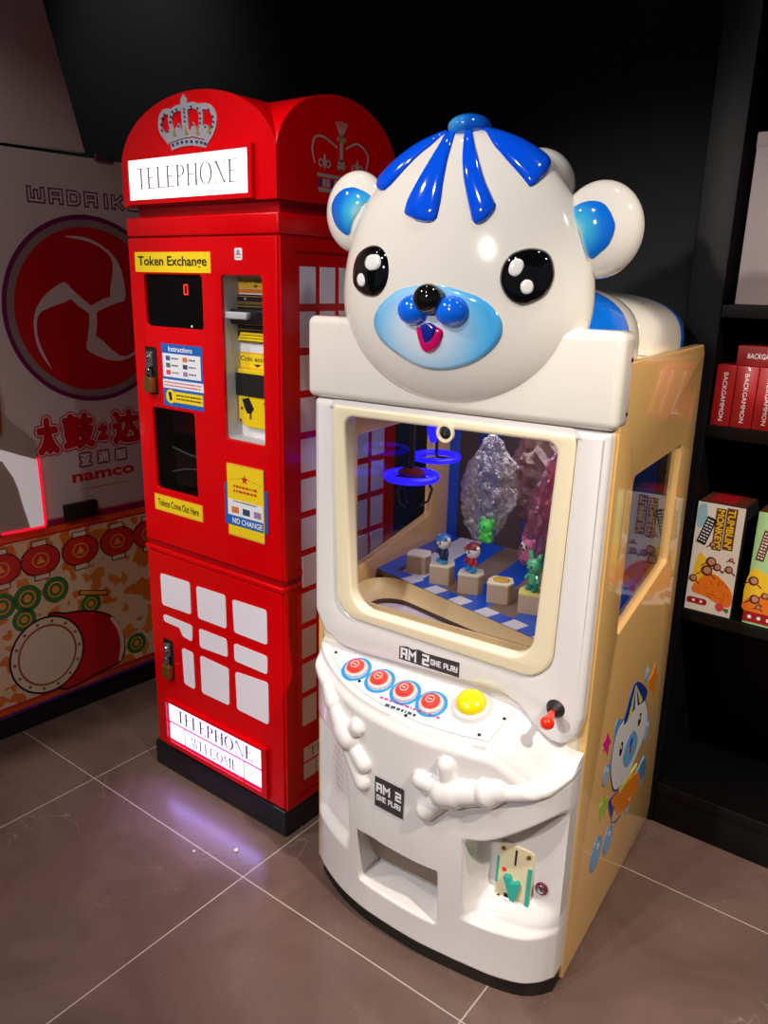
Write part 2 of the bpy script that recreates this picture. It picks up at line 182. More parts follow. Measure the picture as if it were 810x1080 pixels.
class G:
    def __init__(s):
        s.v = []; s.f = []; s.mi = []; s.mats = []; s.M = Matrix()
    def m(s, name):
        mt = MATS[name] if isinstance(name, str) else name
        if mt not in s.mats: s.mats.append(mt)
        return s.mats.index(mt)
    def add(s, vs, fs, m, M=None):
        M = s.M if M is None else M
        o = len(s.v); s.v += [tuple(M @ Vector(v)) for v in vs]; k = s.m(m)
        for f in fs: s.f.append([i + o for i in f]); s.mi.append(k)
        return s
    def poly(s, pts, w0, w1, m, holes=(), bev=0.0, back=True, sidem=None):
        """outline (with holes) extruded from w0 to w1; bev rounds the w1 rim"""
        outer = ccw(pts); hs = [list(reversed(ccw(h))) for h in holes]
        if bev:
            lv = [(0, 0)] if abs(w1 - w0) <= bev * 1.01 else [(0, 0), (0, None)]
            rings = [(0.0, w0)]; sg = 1 if w1 > w0 else -1
            for k in range(5):
                a = k / 4 * PI / 2; rings.append((bev * (1 - math.cos(a)), w1 - sg * bev * (1 - math.sin(a))))
        else:
            rings = [(0.0, w0), (0.0, w1)]
        def ring_pts(loop, d, hole):
            return loop if d == 0 else (inset(loop, d) if not hole else list(reversed(inset(list(reversed(loop)), -d))))
        loops = [(outer, False)] + [(h, True) for h in hs]
        vs = []; fs = []; first = []; last = []
        for loop, hole in loops:
            n = len(loop); base = len(vs); idx = []
            for d, w in rings:
                rp = ring_pts(loop, d, hole); idx.append(list(range(len(vs), len(vs) + n))); vs += [(p[0], p[1], w) for p in rp]
            for a, b in zip(idx, idx[1:]):
                for i in range(n):
                    j = (i + 1) % n; fs.append([a[i], a[j], b[j], b[i]])
            first.append(idx[0]); last.append(idx[-1])
        def cap(ids):
            flat = [i for l in ids for i in l]
            tr = tessellate_polygon([[Vector((vs[i][0], vs[i][1], 0)) for i in l] for l in ids])
            out = []
            for t in tr:
                a, b, c = [flat[i] for i in t]
                ar = (vs[b][0] - vs[a][0]) * (vs[c][1] - vs[a][1]) - (vs[c][0] - vs[a][0]) * (vs[b][1] - vs[a][1])
                if abs(ar) > 1e-14: out.append([a, b, c] if ar > 0 else [a, c, b])
            return out
        up = cap(last); dn = [list(reversed(t)) for t in cap(first)] if back else []
        if w1 < w0:
            fs = [list(reversed(f)) for f in fs]; up = [list(reversed(f)) for f in up]; dn = [list(reversed(f)) for f in dn]
        if sidem: s.add(vs, fs, sidem); s.add(vs, up + dn, m)
        else: s.add(vs, fs + up + dn, m)
        return s
    def rect(s, u0, v0, u1, v1, w0, w1, m, r=0.0, bev=0.0, holes=()):
        p = rrect(u0, v0, u1, v1, r) if r else [(u0, v0), (u1, v0), (u1, v1), (u0, v1)]
        return s.poly(p, w0, w1, m, holes, bev)
    def disc(s, c, r, w0, w1, m, rv=None, n=28, bev=0.0): return s.poly(ell(c, r, rv, n), w0, w1, m, bev=bev)
    def ring(s, c, r1, r0, w0, w1, m, n=32, k=1.0): return s.poly(ell(c, r1, r1 * k, n), w0, w1, m, [ell(c, r0, r0 * k, n)])
    def stroke(s, lines, wd, w0, w1, m, join=True):
        """polylines drawn with square-ended bars"""
        h = wd / 2
        for li, ln in enumerate(lines):
            P = [Vector(p[:2]) for p in ln]; P = [p for i, p in enumerate(P) if i == 0 or (p - P[i - 1]).length > 1e-7]
            cl = (P[0] - P[-1]).length < 1e-6
            if cl: P = P[:-1]
            n = len(P); Lf = []; Rt = []
            for i in range(n):
                d0 = (P[i] - P[i - 1]).normalized() if (i > 0 or cl) else None; d1 = (P[(i + 1) % n] - P[i]).normalized() if (i < n - 1 or cl) else None
                if d0 is None: d0 = d1; c = P[i] - d1 * (h if join else 0)
                elif d1 is None: d1 = d0; c = P[i] + d0 * (h if join else 0)
                else: c = P[i]
                n0, n1 = Vector((-d0.y, d0.x)), Vector((-d1.y, d1.x)); mm = (n0 + n1)
                mm = mm.normalized() if mm.length > 1e-6 else n0
                k = h / max(.45, mm.dot(n1)); Lf.append(c + mm * k); Rt.append(c - mm * k)
            vs = []; w1_ = w1 + 2e-5 * li
            for p in Lf + Rt: vs.append((p.x, p.y, w1_))
            for p in Lf + Rt: vs.append((p.x, p.y, w0))
            fs = []; N2 = 2 * n
            for i in range(n if cl else n - 1):
                j = (i + 1) % n
                fs += [[i, n + i, n + j, j], [i, j, N2 + j, N2 + i], [n + j, n + i, N2 + n + i, N2 + n + j]]
            if not cl: fs += [[0, N2, N2 + n, n], [n - 1, N2 - 1, N2 + N2 - 1, N2 + n - 1]]
            s.add(vs, fs, m)
        return s
    def text(s, body, u0, v0, u1, v1, w0, w1, m, bold=0.0, rot=0, copies=0, spread=0.0):
        """letters stretched to fill a rectangle; rot 90 reads downwards"""
        vs, tris = glyphs(body, bold)
        if not vs: return s
        x0, y0, x1, y1 = bbox(vs)
        W, H = (u1 - u0), (v1 - v0)
        base = [((x - x0) / (x1 - x0), (y - y0) / (y1 - y0)) for x, y in vs]
        if rot == 90: base = [(y, 1 - x) for x, y in base]
        if rot == -90: base = [(1 - y, x) for x, y in base]
        shifts = [(0, 0)] if not copies else [(spread * math.cos(2 * PI * k / copies), spread * math.sin(2 * PI * k / copies)) for k in range(copies)] + [(0, 0)]
        for si, (sx, sy) in enumerate(shifts):
            P = [(u0 + a * W + sx, v0 + b * H + sy, w1 + 1.5e-5 * si) for a, b in base]
            fs = []
            for t in tris:
                a, b, c = t; ar = (P[b][0] - P[a][0]) * (P[c][1] - P[a][1]) - (P[c][0] - P[a][0]) * (P[b][1] - P[a][1])
                fs.append([a, b, c] if ar > 0 else [a, c, b])
            s.add(P, fs, m)
        return s
    def box(s, x0, y0, z0, x1, y1, z1, m, b=0.0, seg=3):
        if b <= 0:
            vs = [(x0, y0, z0), (x1, y0, z0), (x1, y1, z0), (x0, y1, z0), (x0, y0, z1), (x1, y0, z1), (x1, y1, z1), (x0, y1, z1)]
            return s.add(vs, [[0, 3, 2, 1], [4, 5, 6, 7], [0, 1, 5, 4], [1, 2, 6, 5], [2, 3, 7, 6], [3, 0, 4, 7]], m)
        bm = bmesh.new(); bmesh.ops.create_cube(bm, size=1)
        for v in bm.verts: v.co = Vector(((x0 + x1) / 2 + v.co.x * (x1 - x0), (y0 + y1) / 2 + v.co.y * (y1 - y0), (z0 + z1) / 2 + v.co.z * (z1 - z0)))
        b = min(b, abs(x1 - x0) * .49, abs(y1 - y0) * .49, abs(z1 - z0) * .49)
        bmesh.ops.bevel(bm, geom=bm.edges[:], offset=b, segments=seg, profile=0.5, affect='EDGES')
        bm.verts.index_update(); vs = [tuple(v.co) for v in bm.verts]; fs = [[v.index for v in f.verts] for f in bm.faces]; bm.free()
        return s.add(vs, fs, m)
    def grid(s, fn, nu, nv, m, closeu=False):
        vs = [fn(i, j) for i in range(nu) for j in range(nv)]; fs = []
        for i in range(nu if closeu else nu - 1):
            for j in range(nv - 1):
                i2 = (i + 1) % nu; fs.append([i * nv + j, i2 * nv + j, i2 * nv + j + 1, i * nv + j + 1])
        return s.add(vs, fs, m)
    def sphere(s, c, r, m, nu=24, nv=16, fn=None):
        r = r if isinstance(r, (tuple, list)) else (r, r, r)
        vs = [(c[0], c[1], c[2] - r[2])]; fs = []
        for j in range(1, nv):
            th = -PI / 2 + PI * j / nv
            for i in range(nu):
                ph = 2 * PI * i / nu
                vs.append((c[0] + r[0] * math.cos(th) * math.cos(ph), c[1] + r[1] * math.cos(th) * math.sin(ph), c[2] + r[2] * math.sin(th)))
        vs.append((c[0], c[1], c[2] + r[2])); t = len(vs) - 1
        for i in range(nu):
            k = (i + 1) % nu; fs.append([0, 1 + k, 1 + i])
            for j in range(nv - 2):
                a = 1 + j * nu; b = a + nu; fs.append([a + i, a + k, b + k, b + i])
            a = 1 + (nv - 2) * nu; fs.append([a + i, a + k, t])
        return s.add(vs, fs, m)
    def lathe(s, prof, c, m, n=28, cap=True):
        vs = []; fs = []; k = len(prof)
        for i in range(n):
            a = 2 * PI * i / n
            for r, w in prof: vs.append((c[0] + r * math.cos(a), c[1] + r * math.sin(a), w))
        for i in range(n):
            j = (i + 1) % n
            for q in range(k - 1): fs.append([i * k + q, j * k + q, j * k + q + 1, i * k + q + 1])
        if cap:
            fs.append([i * k + k - 1 for i in range(n)]); fs.append([i * k for i in reversed(range(n))])
        return s.add(vs, fs, m)
    def tube(s, pts, r, m, n=10, caps=True):
        P = [Vector(p) for p in pts]; rr = r if isinstance(r, (list, tuple)) else [r] * len(P)
        vs = []; fs = []; up = Vector((0, 0, 1))
        for i, p in enumerate(P):
            t = (P[min(i + 1, len(P) - 1)] - P[max(i - 1, 0)]).normalized()
            if abs(t.dot(up)) > 0.95: up = Vector((1, 0, 0))
            a = t.cross(up).normalized(); b = a.cross(t).normalized(); up = b
            for k in range(n):
                th = 2 * PI * k / n; vs.append(tuple(p + (a * math.cos(th) + b * math.sin(th)) * rr[i]))
        for i in range(len(P) - 1):
            for k in range(n):
                j = (k + 1) % n; fs.append([i * n + k, i * n + j, (i + 1) * n + j, (i + 1) * n + k])
        if caps: fs.append(list(range(n))); fs.append([(len(P) - 1) * n + k for k in reversed(range(n))])
        return s.add(vs, fs, m)
    def torus(s, c, R_, r, m, n=40, k=12, arc=2 * PI, a0=0):
        cl = abs(arc - 2 * PI) < 1e-6; vs = []; fs = []; N_ = n if cl else n + 1
        for i in range(N_):
            a = a0 + arc * i / n
            for j in range(k):
                b = 2 * PI * j / k; q = R_ + r * math.cos(b); vs.append((c[0] + q * math.cos(a), c[1] + q * math.sin(a), c[2] + r * math.sin(b)))
        for i in range(n):
            i2 = (i + 1) % N_
            for j in range(k): j2 = (j + 1) % k; fs.append([i * k + j, i2 * k + j, i2 * k + j2, i * k + j2])
        return s.add(vs, fs, m)
    def obj(s, name, parent=None, smooth=35, label=None):
        me = bpy.data.meshes.new(name); me.from_pydata(s.v, [], s.f)
        for mt in s.mats: me.materials.append(mt)
        me.polygons.foreach_set('material_index', s.mi)
        if smooth:
            me.polygons.foreach_set('use_smooth', [True] * len(me.polygons)); me.set_sharp_from_angle(angle=math.radians(smooth))
        me.validate(); me.update()
        o = bpy.data.objects.new(name, me); COL.objects.link(o)
        if parent is not None: o.parent = parent
        if label: o['label'] = label
        return o

_gc = {}
def glyphs(body, bold):
    key = (body, bold)
    if key in _gc: return _gc[key]
    cu = bpy.data.curves.new('lettering', 'FONT'); cu.body = body; cu.offset = bold; cu.resolution_u = 3
    o = bpy.data.objects.new('lettering', cu); COL.objects.link(o)
    dg = bpy.context.evaluated_depsgraph_get(); me = o.evaluated_get(dg).to_mesh()
    me.calc_loop_triangles()
    res = ([(v.co.x, v.co.y) for v in me.vertices], [tuple(t.vertices) for t in me.loop_triangles])
    o.evaluated_get(dg).to_mesh_clear(); bpy.data.objects.remove(o); bpy.data.curves.remove(cu)
    _gc[key] = res
    return res

# thick-and-thin serif capitals, each on a unit-high cell: list of polygons
def serif(ch, bd=1.0):
    T, t = 0.13 * bd, 0.045 * bd
    def bar(x0, y0, x1, y1): return [(x0, y0), (x1, y0), (x1, y1), (x0, y1)]
    def foot(x, y, top): # little serif under / over a stem
        return bar(x - 0.07, y if not top else y - 0.035, x + T + 0.07, y + 0.035 if not top else y)
    def stem(x): return [bar(x, 0, x + T, 1), foot(x, 0, False), foot(x, 1, True)]
    if ch == 'T': return 0.74, [bar(.305, 0, .305 + T, 1), foot(.305, 0, False), bar(0, .955, .74, 1), bar(0, .78, .04, 1), bar(.70, .78, .74, 1)]
    if ch == 'L': return 0.66, stem(.08) + [bar(.08, 0, .66, t), bar(.62, 0, .66, .25)]
    if ch == 'E': return 0.68, stem(.08) + [bar(.08, 0, .66, t), bar(.62, 0, .66, .25), bar(.08, .955, .62, 1), bar(.58, .78, .62, 1), bar(.2, .5, .45, .5 + t), bar(.43, .42, .47, .63)]
    if ch == 'H': return 0.86, stem(.08) + stem(.65) + [bar(.2, .5, .66, .5 + t)]
    if ch == 'N': return 0.88, [bar(.1, 0, .1 + t, 1), bar(.74, 0, .74 + t, 1), bar(.02, 0, .24, .035), bar(.66, .965, .88, 1), bar(.0, .965, .2, 1), [(.1, 1), (.24, 1), (.785, 0), (.68, 0)]]
    if ch == 'M': return 1.04, [bar(.1, 0, .1 + t, 1), bar(.02, 0, .24, .035), bar(.0, .965, .2, 1)] + [bar(.82, 0, .82 + T, 1), bar(.75, 0, 1.02, .035), bar(.82, .965, 1.02, 1), [(.1, 1), (.24, 1), (.56, .05), (.47, .05)], [(.47, .05), (.52, .05), (.88, 1), (.82, 1)]]
    if ch == 'W': return 1.16, [[(.06, 1), (.2, 1), (.44, 0), (.36, 0)], [(.36, 0), (.42, 0), (.64, .95), (.58, .95)], [(.52, 1), (.66, 1), (.88, 0), (.8, 0)], [(.8, 0), (.86, 0), (1.1, 1), (1.04, 1)], bar(0, .965, .28, 1), bar(.46, .965, .72, 1), bar(.94, .965, 1.16, 1)]
    def bowl(cx, cy, ro, rv, a0, a1, n=20):
        o = [(cx + ro * math.cos(a0 + (a1 - a0) * k / n), cy + rv * math.sin(a0 + (a1 - a0) * k / n)) for k in range(n + 1)]
        i = [(cx + (ro - T) * math.cos(a0 + (a1 - a0) * k / n), cy + (rv - t) * math.sin(a0 + (a1 - a0) * k / n)) for k in range(n + 1)]
        return [[o[k], o[k + 1], i[k + 1], i[k]] for k in range(n)]
    if ch == 'O': return 0.94, bowl(.47, .5, .44, .52, 0, 2 * PI, 32)
    if ch == 'C': return 0.84, bowl(.47, .5, .44, .52, .75, 2 * PI - .75, 28) + [bar(.74, .72, .79, 1.0), bar(.74, .1, .785, .22)]
    if ch == 'P': return 0.70, stem(.08) + bowl(.3, .73, .36, .27, -PI / 2, PI / 2, 14) + [bar(.08, .955, .31, 1), bar(.08, .46, .31, .505)]
    return 0.4, []
def serif_text(g, s, u0, v0, u1, v1, w0, w1, m, gap=0.08, bd=1.0):
    ws = [serif(c, bd)[0] for c in s]; tot = sum(ws) + gap * (len(s) - 1); k = (u1 - u0) / tot; x = 0
    for c, w in zip(s, ws):
        for p in serif(c, bd)[1]:
            q = [(u0 + (x + a) * k, v0 + b * (v1 - v0)) for a, b in p]
            if abs(area(q)) > 1e-10: g.poly(q, w0, w1, m)
        x += w + gap
# squared arcade capitals as centre lines on a unit cell
SQ = {'A': [[(0, 0), (0, 1), (.62, 1), (.62, 0)], [(0, .45), (.62, .45)]], 'D': [[(0, 0), (0, 1), (.45, 1), (.62, .8), (.62, .2), (.45, 0), (0, 0)]],
      'I': [[(.2, 0), (.2, 1)]], 'K': [[(0, 0), (0, 1)], [(0, .5), (.25, .5), (.6, 1)], [(.25, .5), (.62, 0)]], 'O': [[(0, 0), (0, 1), (.62, 1), (.62, 0), (0, 0)]],
      'W': [[(0, 1), (0, 0), (.8, 0), (.8, 1)], [(.4, 0), (.4, .75)]], 'M': [[(0, 0), (0, 1), (.4, .5), (.8, 1), (.8, 0)]], 'N': [[(0, 0), (0, 1), (.62, 0), (.62, 1)]],
      'E': [[(.6, 1), (0, 1), (0, 0), (.6, 0)], [(0, .5), (.5, .5)]], 'P': [[(0, 0), (0, 1), (.62, 1), (.62, .45), (0, .45)]], 'L': [[(0, 1), (0, 0), (.58, 0)]],
      'Y': [[(0, 1), (0, .45), (.62, .45)], [(.62, 1), (.62, 0), (0, 0)]], '2': [[(0, 1), (.62, 1), (.62, .5), (0, .5), (0, 0), (.62, 0)]], ' ': []}
def sq_text(g, s, u0, v0, u1, v1, wd, w0, w1, m, gap=0.38, slant=0.0):
    wid = lambda c: max([p[0] for l in SQ[c] for p in l] + [0.25 if c == ' ' else 0.2])
    tot = sum(wid(c) for c in s) + gap * (len(s) - 1); k = (u1 - u0) / tot; x = 0
    for c in s:
        g.stroke([[(u0 + (x + a) * k + slant * b, v0 + b * (v1 - v0)) for a, b in l] for l in SQ[c]], wd, w0, w1, m); x += wid(c) + gap
def squiggle_rows(g, u0, v0, u1, v1, rows, m, w0, w1, hgt=0.45, seed=1):
    """lines of lettering too small to read: broken short bars"""
    rnd = random.Random(seed); step = (v1 - v0) / rows
    for r_ in range(rows):
        v = v1 - step * (r_ + 0.5); u = u0
        while u < u1:
            l = rnd.uniform(.3, 1.1) * step; g.rect(u, v - step * hgt / 2, min(u + l, u1), v + step * hgt / 2, w0, w1, m); u += l + step * .28
def thing(name, label, cat, loc=(0, 0, 0), rotz=0.0, group=None):
    o = bpy.data.objects.new(name, None); COL.objects.link(o); o.empty_display_size = 0.1
    o.location = loc; o.rotation_euler = (0, 0, rotz); o['label'] = label; o['category'] = cat
    if group: o['group'] = group
    return o
def tag(o, label, cat, group=None):
    o['label'] = label; o['category'] = cat
    if group: o['group'] = group
    return o
def struct(o): o['kind'] = 'structure'; return o
def smooth01(a, b, x):
    t = max(0.0, min(1.0, (x - a) / (b - a))); return t * t * (3 - 2 * t)

# ------------------------------------------------------------------ material list
mat('red_gloss', 'D60009', .25, coat=.25, spec=.3); mat('red_dark', 'A00008', .35, coat=.2, spec=.3)
mat('plinth_navy', '11141F', .4); mat('tile_white', 'F2ECF8', .3, coat=.3); mat('black_gloss', '050506', .3, spec=.2); mat('black_matte', '0B0B0C', .6)
mat('sign_glow', 'FFFFFF', .4, emit=2.6, ecol='C4ACFF'); mat('bloom_magenta', 'D01060', .4, emit=.9, ecol='FF1490'); mat('sign_letter_bloom', '54565C', .5, emit=.12, ecol='C6C8D4'); mat('sign_glow_top', 'FFFFFF', .4, emit=1.7, ecol='FFEAF6')
mat('sign_letter', '6F7378', .5); mat('silver_foil', 'D5D6E2', .25, metal=.55); mat('jewel_blue', '27406B', .2, coat=.6); mat('jewel_gold', 'B79A58', .3, metal=.4)
mat('yellow_label', 'F4D21A', .45); mat('ink_black', '101010', .5); mat('sticker_blue', '1D62BE', .4); mat('sticker_white', 'ECECF2', .45); mat('ink_red', 'C8281E', .5)
mat('ink_brown', '6B3A12', .5); mat('label_orange', 'E8832A', .45); mat('steel', 'A9AAAE', .28, metal=.9); mat('brass', '9A6A35', .35, metal=.7)
mat('recess_white', 'E4E3E6', .45); mat('recess_grey', 'C2C4CA', .4); mat('wire_pale', 'C6C6CA', .4); mat('gold_dull', 'A88A3C', .4); mat('coin_yellow', 'F2D110', .35, coat=.3); mat('plastic_black', '121214', .35, coat=.3)
mat('mouth_grey', 'B5B7BF', .35); mat('digit_red', 'FF3018', .4, emit=2.5, ecol='FF2A14'); mat('led_green', '9FE6B0', .4, emit=1.5, ecol='9FE6B0')
mat('note_blue', '44589B', .5); mat('note_orange', 'D8773F', .5); mat('note_green', '4E6E63', .5); mat('note_red', 'D8474B', .5); mat('note_navy', '2C4A66', .5); mat('note_mauve', '9B7FA6', .5)
mat('holder_blue', '4056A8', .3, coat=.5); mat('gold_edge', 'E8B93A', .35)
clear('dark_glass', 'C4C4C8', .03); clear('front_glass', 'F2F2F6', .01, ior=1.3); clear('side_glass', 'EAEBF0', .01, ior=1.4)
# bear cabinet
mat('bear_white', 'EFE9E0', .1, coat=1.0); mat('shell_white', 'EEEAEA', .16, coat=.8); mat('cream', 'F4E6C6', .3, coat=.5); mat('side_cream', 'F2C27C', .16, coat=.8)
mat('petal_blue', '0656F2', .08, coat=1.0); mat('eye_black', '0A0A0D', .05, coat=1.0); mat('eye_white', 'F6F4F2', .1, coat=1.0); mat('nose_black', '15120F', .06, coat=1.0)
mat('snout_blue', '0A70FF', .1, coat=1.0); mat('tongue_pink', 'E0106E', .12, coat=1.0); mat('mouth_dark', '1C2A9C', .2, coat=.6); mat('body_blue', '1078F0', .12, coat=.9)
mat('button_red', 'F0433A', .2, coat=.7); mat('button_yellow', 'F2E000', .15, coat=.9); mat('button_clear', 'EBD9D6', .15, coat=.8); mat('ring_blue', '1E93E0', .4); mat('sticker_grey', '3C3A3C', .4)
mat('knob_red', 'FF2C0A', .15, coat=.9); mat('rubber_black', '161414', .5); mat('coin_cream', 'F0E3BD', .4, coat=.2); mat('coin_teal', '2FB3A6', .35, coat=.3); mat('hole_dark', '2A1E14', .7); mat('lock_plum', '7A1F45', .3, coat=.5)
mat('chrome', 'D8D8DA', .1, metal=1.0); mat('flap_brown', '7C6453', .5); mat('base_black', '17130F', .5); mat('tray_cream', 'DEC58F', .4); mat('tray_white', 'DDDDE2', .35); mat('tray_blue', '0C55C8', .3, coat=.3)
mat('tray_brown', '7E695C', .5); mat('hole_shade_brown', '4A332A', .6); mat('chute_lilac', 'D6CEE0', .4); mat('inside_dark', '4A3B33', .5); mat('inside_blue', '123A86', .5); mat('reflection_blue', '1A1AE0', .4, emit=2.6, ecol='1A10FF'); mat('hub_red', '5A1010', .4)
mat('pedestal_tan', 'C9B08E', .5); mat('pedestal_cream', 'E9DFC3', .45); mat('pedestal_yellow', 'E6DA7A', .45); mat('pad_gold', 'D0A93C', .4); mat('block_yellow', 'E4D22A', .4)
mat('toy_white', 'E6E1DE', .35, coat=.3); mat('toy_blue', '2E6FB0', .35, coat=.3); mat('toy_navy', '1B2D56', .4); mat('toy_cyan', '2FA3E6', .35, coat=.3); mat('toy_maroon', '7A2326', .4); mat('toy_red', 'B4252B', .4); mat('toy_green', '49B27F', .35, coat=.4); mat('toy_lime', '4FDC55', .4); mat('toy_teal', '2A8C77', .4)
mat('toy_pink', 'E7298F', .35); mat('toy_yellow', 'E9E48A', .4)
clear('bag_film', 'EEEAEE', .2, ior=2.3, bump=1.0, scale=60, base=.06, mixmin='E8E0E4'); clear('bag_pink', 'F0B4D4', .2, ior=2.2, bump=1.0, scale=45, base=.08, mixmin='F0A0D0'); clear('bag_red', 'E8A090', .2, ior=2.2, bump=1.0, scale=45, base=.3, mixmin='D04030'); clear('bag_rose', 'C8A09A', .2, ior=2.0, bump=1.0, scale=25, base=.3, mixmin='A07A74')
mat('bubble_blue', '6FA3DA', .3, coat=.4); mat('bubble_pale', 'A9C8EA', .3, coat=.4); mat('st_white', 'EDEBEA', .3, coat=.3); mat('st_navy', '1C3E9C', .3, coat=.3); mat('st_lemon', 'E9E25A', .3, coat=.3); mat('st_sky', '79B6EA', .3, coat=.3); mat('st_pink', 'E8308C', .3, coat=.3); mat('st_orange', 'F08A24', .3, coat=.3); mat('st_green', 'A9CC3A', .3, coat=.3)
# drum cabinet
mat('panel_white', 'D9CFCD', .4, coat=.2); mat('drum_red', 'C40D1A', .4); mat('drum_plum', '6E1B57', .4); mat('drum_grey', '8F8280', .4); mat('drum_magenta', '8A1148', .4); mat('drum_orange', 'E4581E', .4); mat('lantern_red', 'D42A1E', .45); mat('lantern_gold', 'E89A3A', .45)
mat('drum_green', '2F7A34', .45); mat('art_cream', 'E6D2B4', .45); mat('drum_wood', 'A0501E', .45); mat('strip_purple', '5A1E7C', .4); mat('edge_red', 'FF2040', .4, emit=.8, ecol='FF1038'); mat('shell_grey', 'A79B93', .4); mat('lip_lit', 'F4EDF0', .35, emit=.25, ecol='F4EDF0')  # shell lip's weak emission stands in for light falling on it
noise_print('art_patches', ['E07A22', 'E8C9A0', 'E08A38', 'E3CFAE'], 13)
# shelf
mat('shelf_black', '080809', .5, spec=.25); mat('box_red', 'A0121C', .4, coat=.15); mat('box_red_top', '8A1018', .45); mat('box_white', 'E9E1DC', .4, coat=.3); mat('box_side', '1A1512', .5); mat('art_green', 'A9D69A', .4); mat('art_yellow', 'F3C72C', .4); mat('art_orange', 'EE7A1C', .4); mat('art_brown', '5B2A1A', .4); mat('art_face', 'C98A72', .4); mat('carton_pink', 'AC9C9C', .5); mat('art_sky', '9CC4D8', .4)
mat('wall_dark', '24272A', .7, spec=.3); mat('ceiling_dark', '0D0D0F', .8); mat('bit_pale', 'D8D6D0', .3, coat=.5)

# ------------------------------------------------------------------ the room
MATS['floor_tile'] = floor_material()
g = G(); g.box(-4.6, -3.2, -.06, 2.2, 2.3, 0, 'floor_tile'); struct(g.obj('floor', smooth=0))
g = G(); g.box(-4.6, 2.24, 0, 2.2, 2.3, 2.95, 'wall_dark'); struct(g.obj('wall_back', smooth=0))
g = G(); g.box(-4.66, -3.2, 0, -4.6, 2.3, 2.95, 'wall_dark'); struct(g.obj('wall_left', smooth=0))
g = G(); g.box(-4.6, -3.2, 2.95, 2.2, 2.3, 3.0, 'ceiling_dark'); struct(g.obj('ceiling', smooth=0))

# ------------------------------------------------------------------ red token kiosk
kiosk = thing('token_kiosk', 'red phone-box-shaped token exchange machine with arched roof and lit signs, beside the bear claw machine', 'token machine', (-1.194, 1.195, 0))
KD = .41
g = G(); g.box(-.516, -.004, 0, .001, KD + .01, .074, 'plinth_navy', .006)
# sloped skirt on top of the plinth
g.obj('plinth', kiosk)
g = G(); g.box(-.5, .004, .0745, -.001, KD, .6545, 'red_gloss', .004)
g.obj('lower_cabinet', kiosk)
g = G(); g.M = FRONT(.004); g.rect(-.497, .08, -.004, .652, 0, .006, 'red_gloss', .003, .002)
g.obj('lower_door', kiosk)
g = G(); g.M = FRONT(-.0025)
for t in R['tiles']: g.poly(fillet(t, .008, 4), 0, .0012, 'tile_white')
g.obj('white_window_panels', kiosk, label='rounded white panes on the lower red door')
def padlock(parent, q, lab):
    u0, v0, u1, v1 = avgrect(q); w = u1 - u0; h = v1 - v0; cu = (u0 + u1) / 2
    b = G(); b.M = FRONT(-.0024); b.rect(u0, v0, u1, v1, 0, .0012, 'black_matte', .004)
    po = b.obj('lock_recess', parent)
    b = G(); b.M = FRONT(-.0034); b.rect(cu - .012, v1 - h * .42, cu + .010, v1 - h * .1, 0, .006, 'steel', .004, .002)
    b.sphere((cu, v1 - h * .22, .008), (.008, .008, .006), 'chrome', 14, 10); b.sphere((cu + .001, v1 - h * .5, .008), (.009, .009, .007), 'chrome', 14, 10)
    b.obj('hasp', po)
    b = G(); b.M = FRONT(-.0034)
    b.rect(u0 + w * .16, v0 + h * .04, u1 - w * .1, v0 + h * .36, .001, .016, 'brass', .003, .002)
    b.tube([(cu - .009, v0 + h * .34, .009), (cu - .009, v0 + h * .5, .009), (cu - .005, v0 + h * .57, .009), (cu + .005, v0 + h * .57, .009), (cu + .009, v0 + h * .5, .009), (cu + .009, v0 + h * .34, .009)], .0028, 'chrome', 8)
    b.obj('padlock', parent, label=lab)
padlock(kiosk, R['lowlock'], 'brass padlock on the lower door')
# lit sign of the lower door
g = G(); g.M = FRONT(-.002)
sb = (-.447, .093, -.052, .232); so = (-.4415, .1085, -.0725, .2235)
g.rect(sb[0], sb[1], sb[2], sb[3], 0, .012, 'red_gloss', 0, 0, [[(so[0] - .002, so[1] - .002), (so[2] + .002, so[1] - .002), (so[2] + .002, so[3] + .002), (so[0] - .002, so[3] + .002)]])
lowsign = g.obj('sign_frame', kiosk)
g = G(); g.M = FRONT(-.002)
g.rect(so[0], so[1], so[2], so[3], 0, .003, 'bloom_magenta')  # magenta emission paints in the bloom around the lit cells
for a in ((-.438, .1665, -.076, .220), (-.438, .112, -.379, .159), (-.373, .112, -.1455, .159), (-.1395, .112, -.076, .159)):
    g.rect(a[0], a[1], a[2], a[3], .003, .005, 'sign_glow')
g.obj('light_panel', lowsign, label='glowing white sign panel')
g = G(); g.M = FRONT(-.002)
serif_text(g, 'TELEPHONE', -.405, .175, -.108, .212, .0051, .0056, 'sign_letter', .06, 1.35)
g.obj('sign_lettering', lowsign)
g = G(); g.M = FRONT(-.002); serif_text(g, 'WELCOME', -.35, .119, -.168, .150, .0051, .0056, 'sign_letter', .1, 1.35)
g.obj('welcome_lettering', lowsign)
# seam ledge
g = G(); g.box(-.503, -.004, .655, .003, KD, .668, 'red_gloss', .003); g.box(-.5, .003, .668, 0, KD, .6815, 'red_dark')
g.obj('waist_ledge', kiosk)
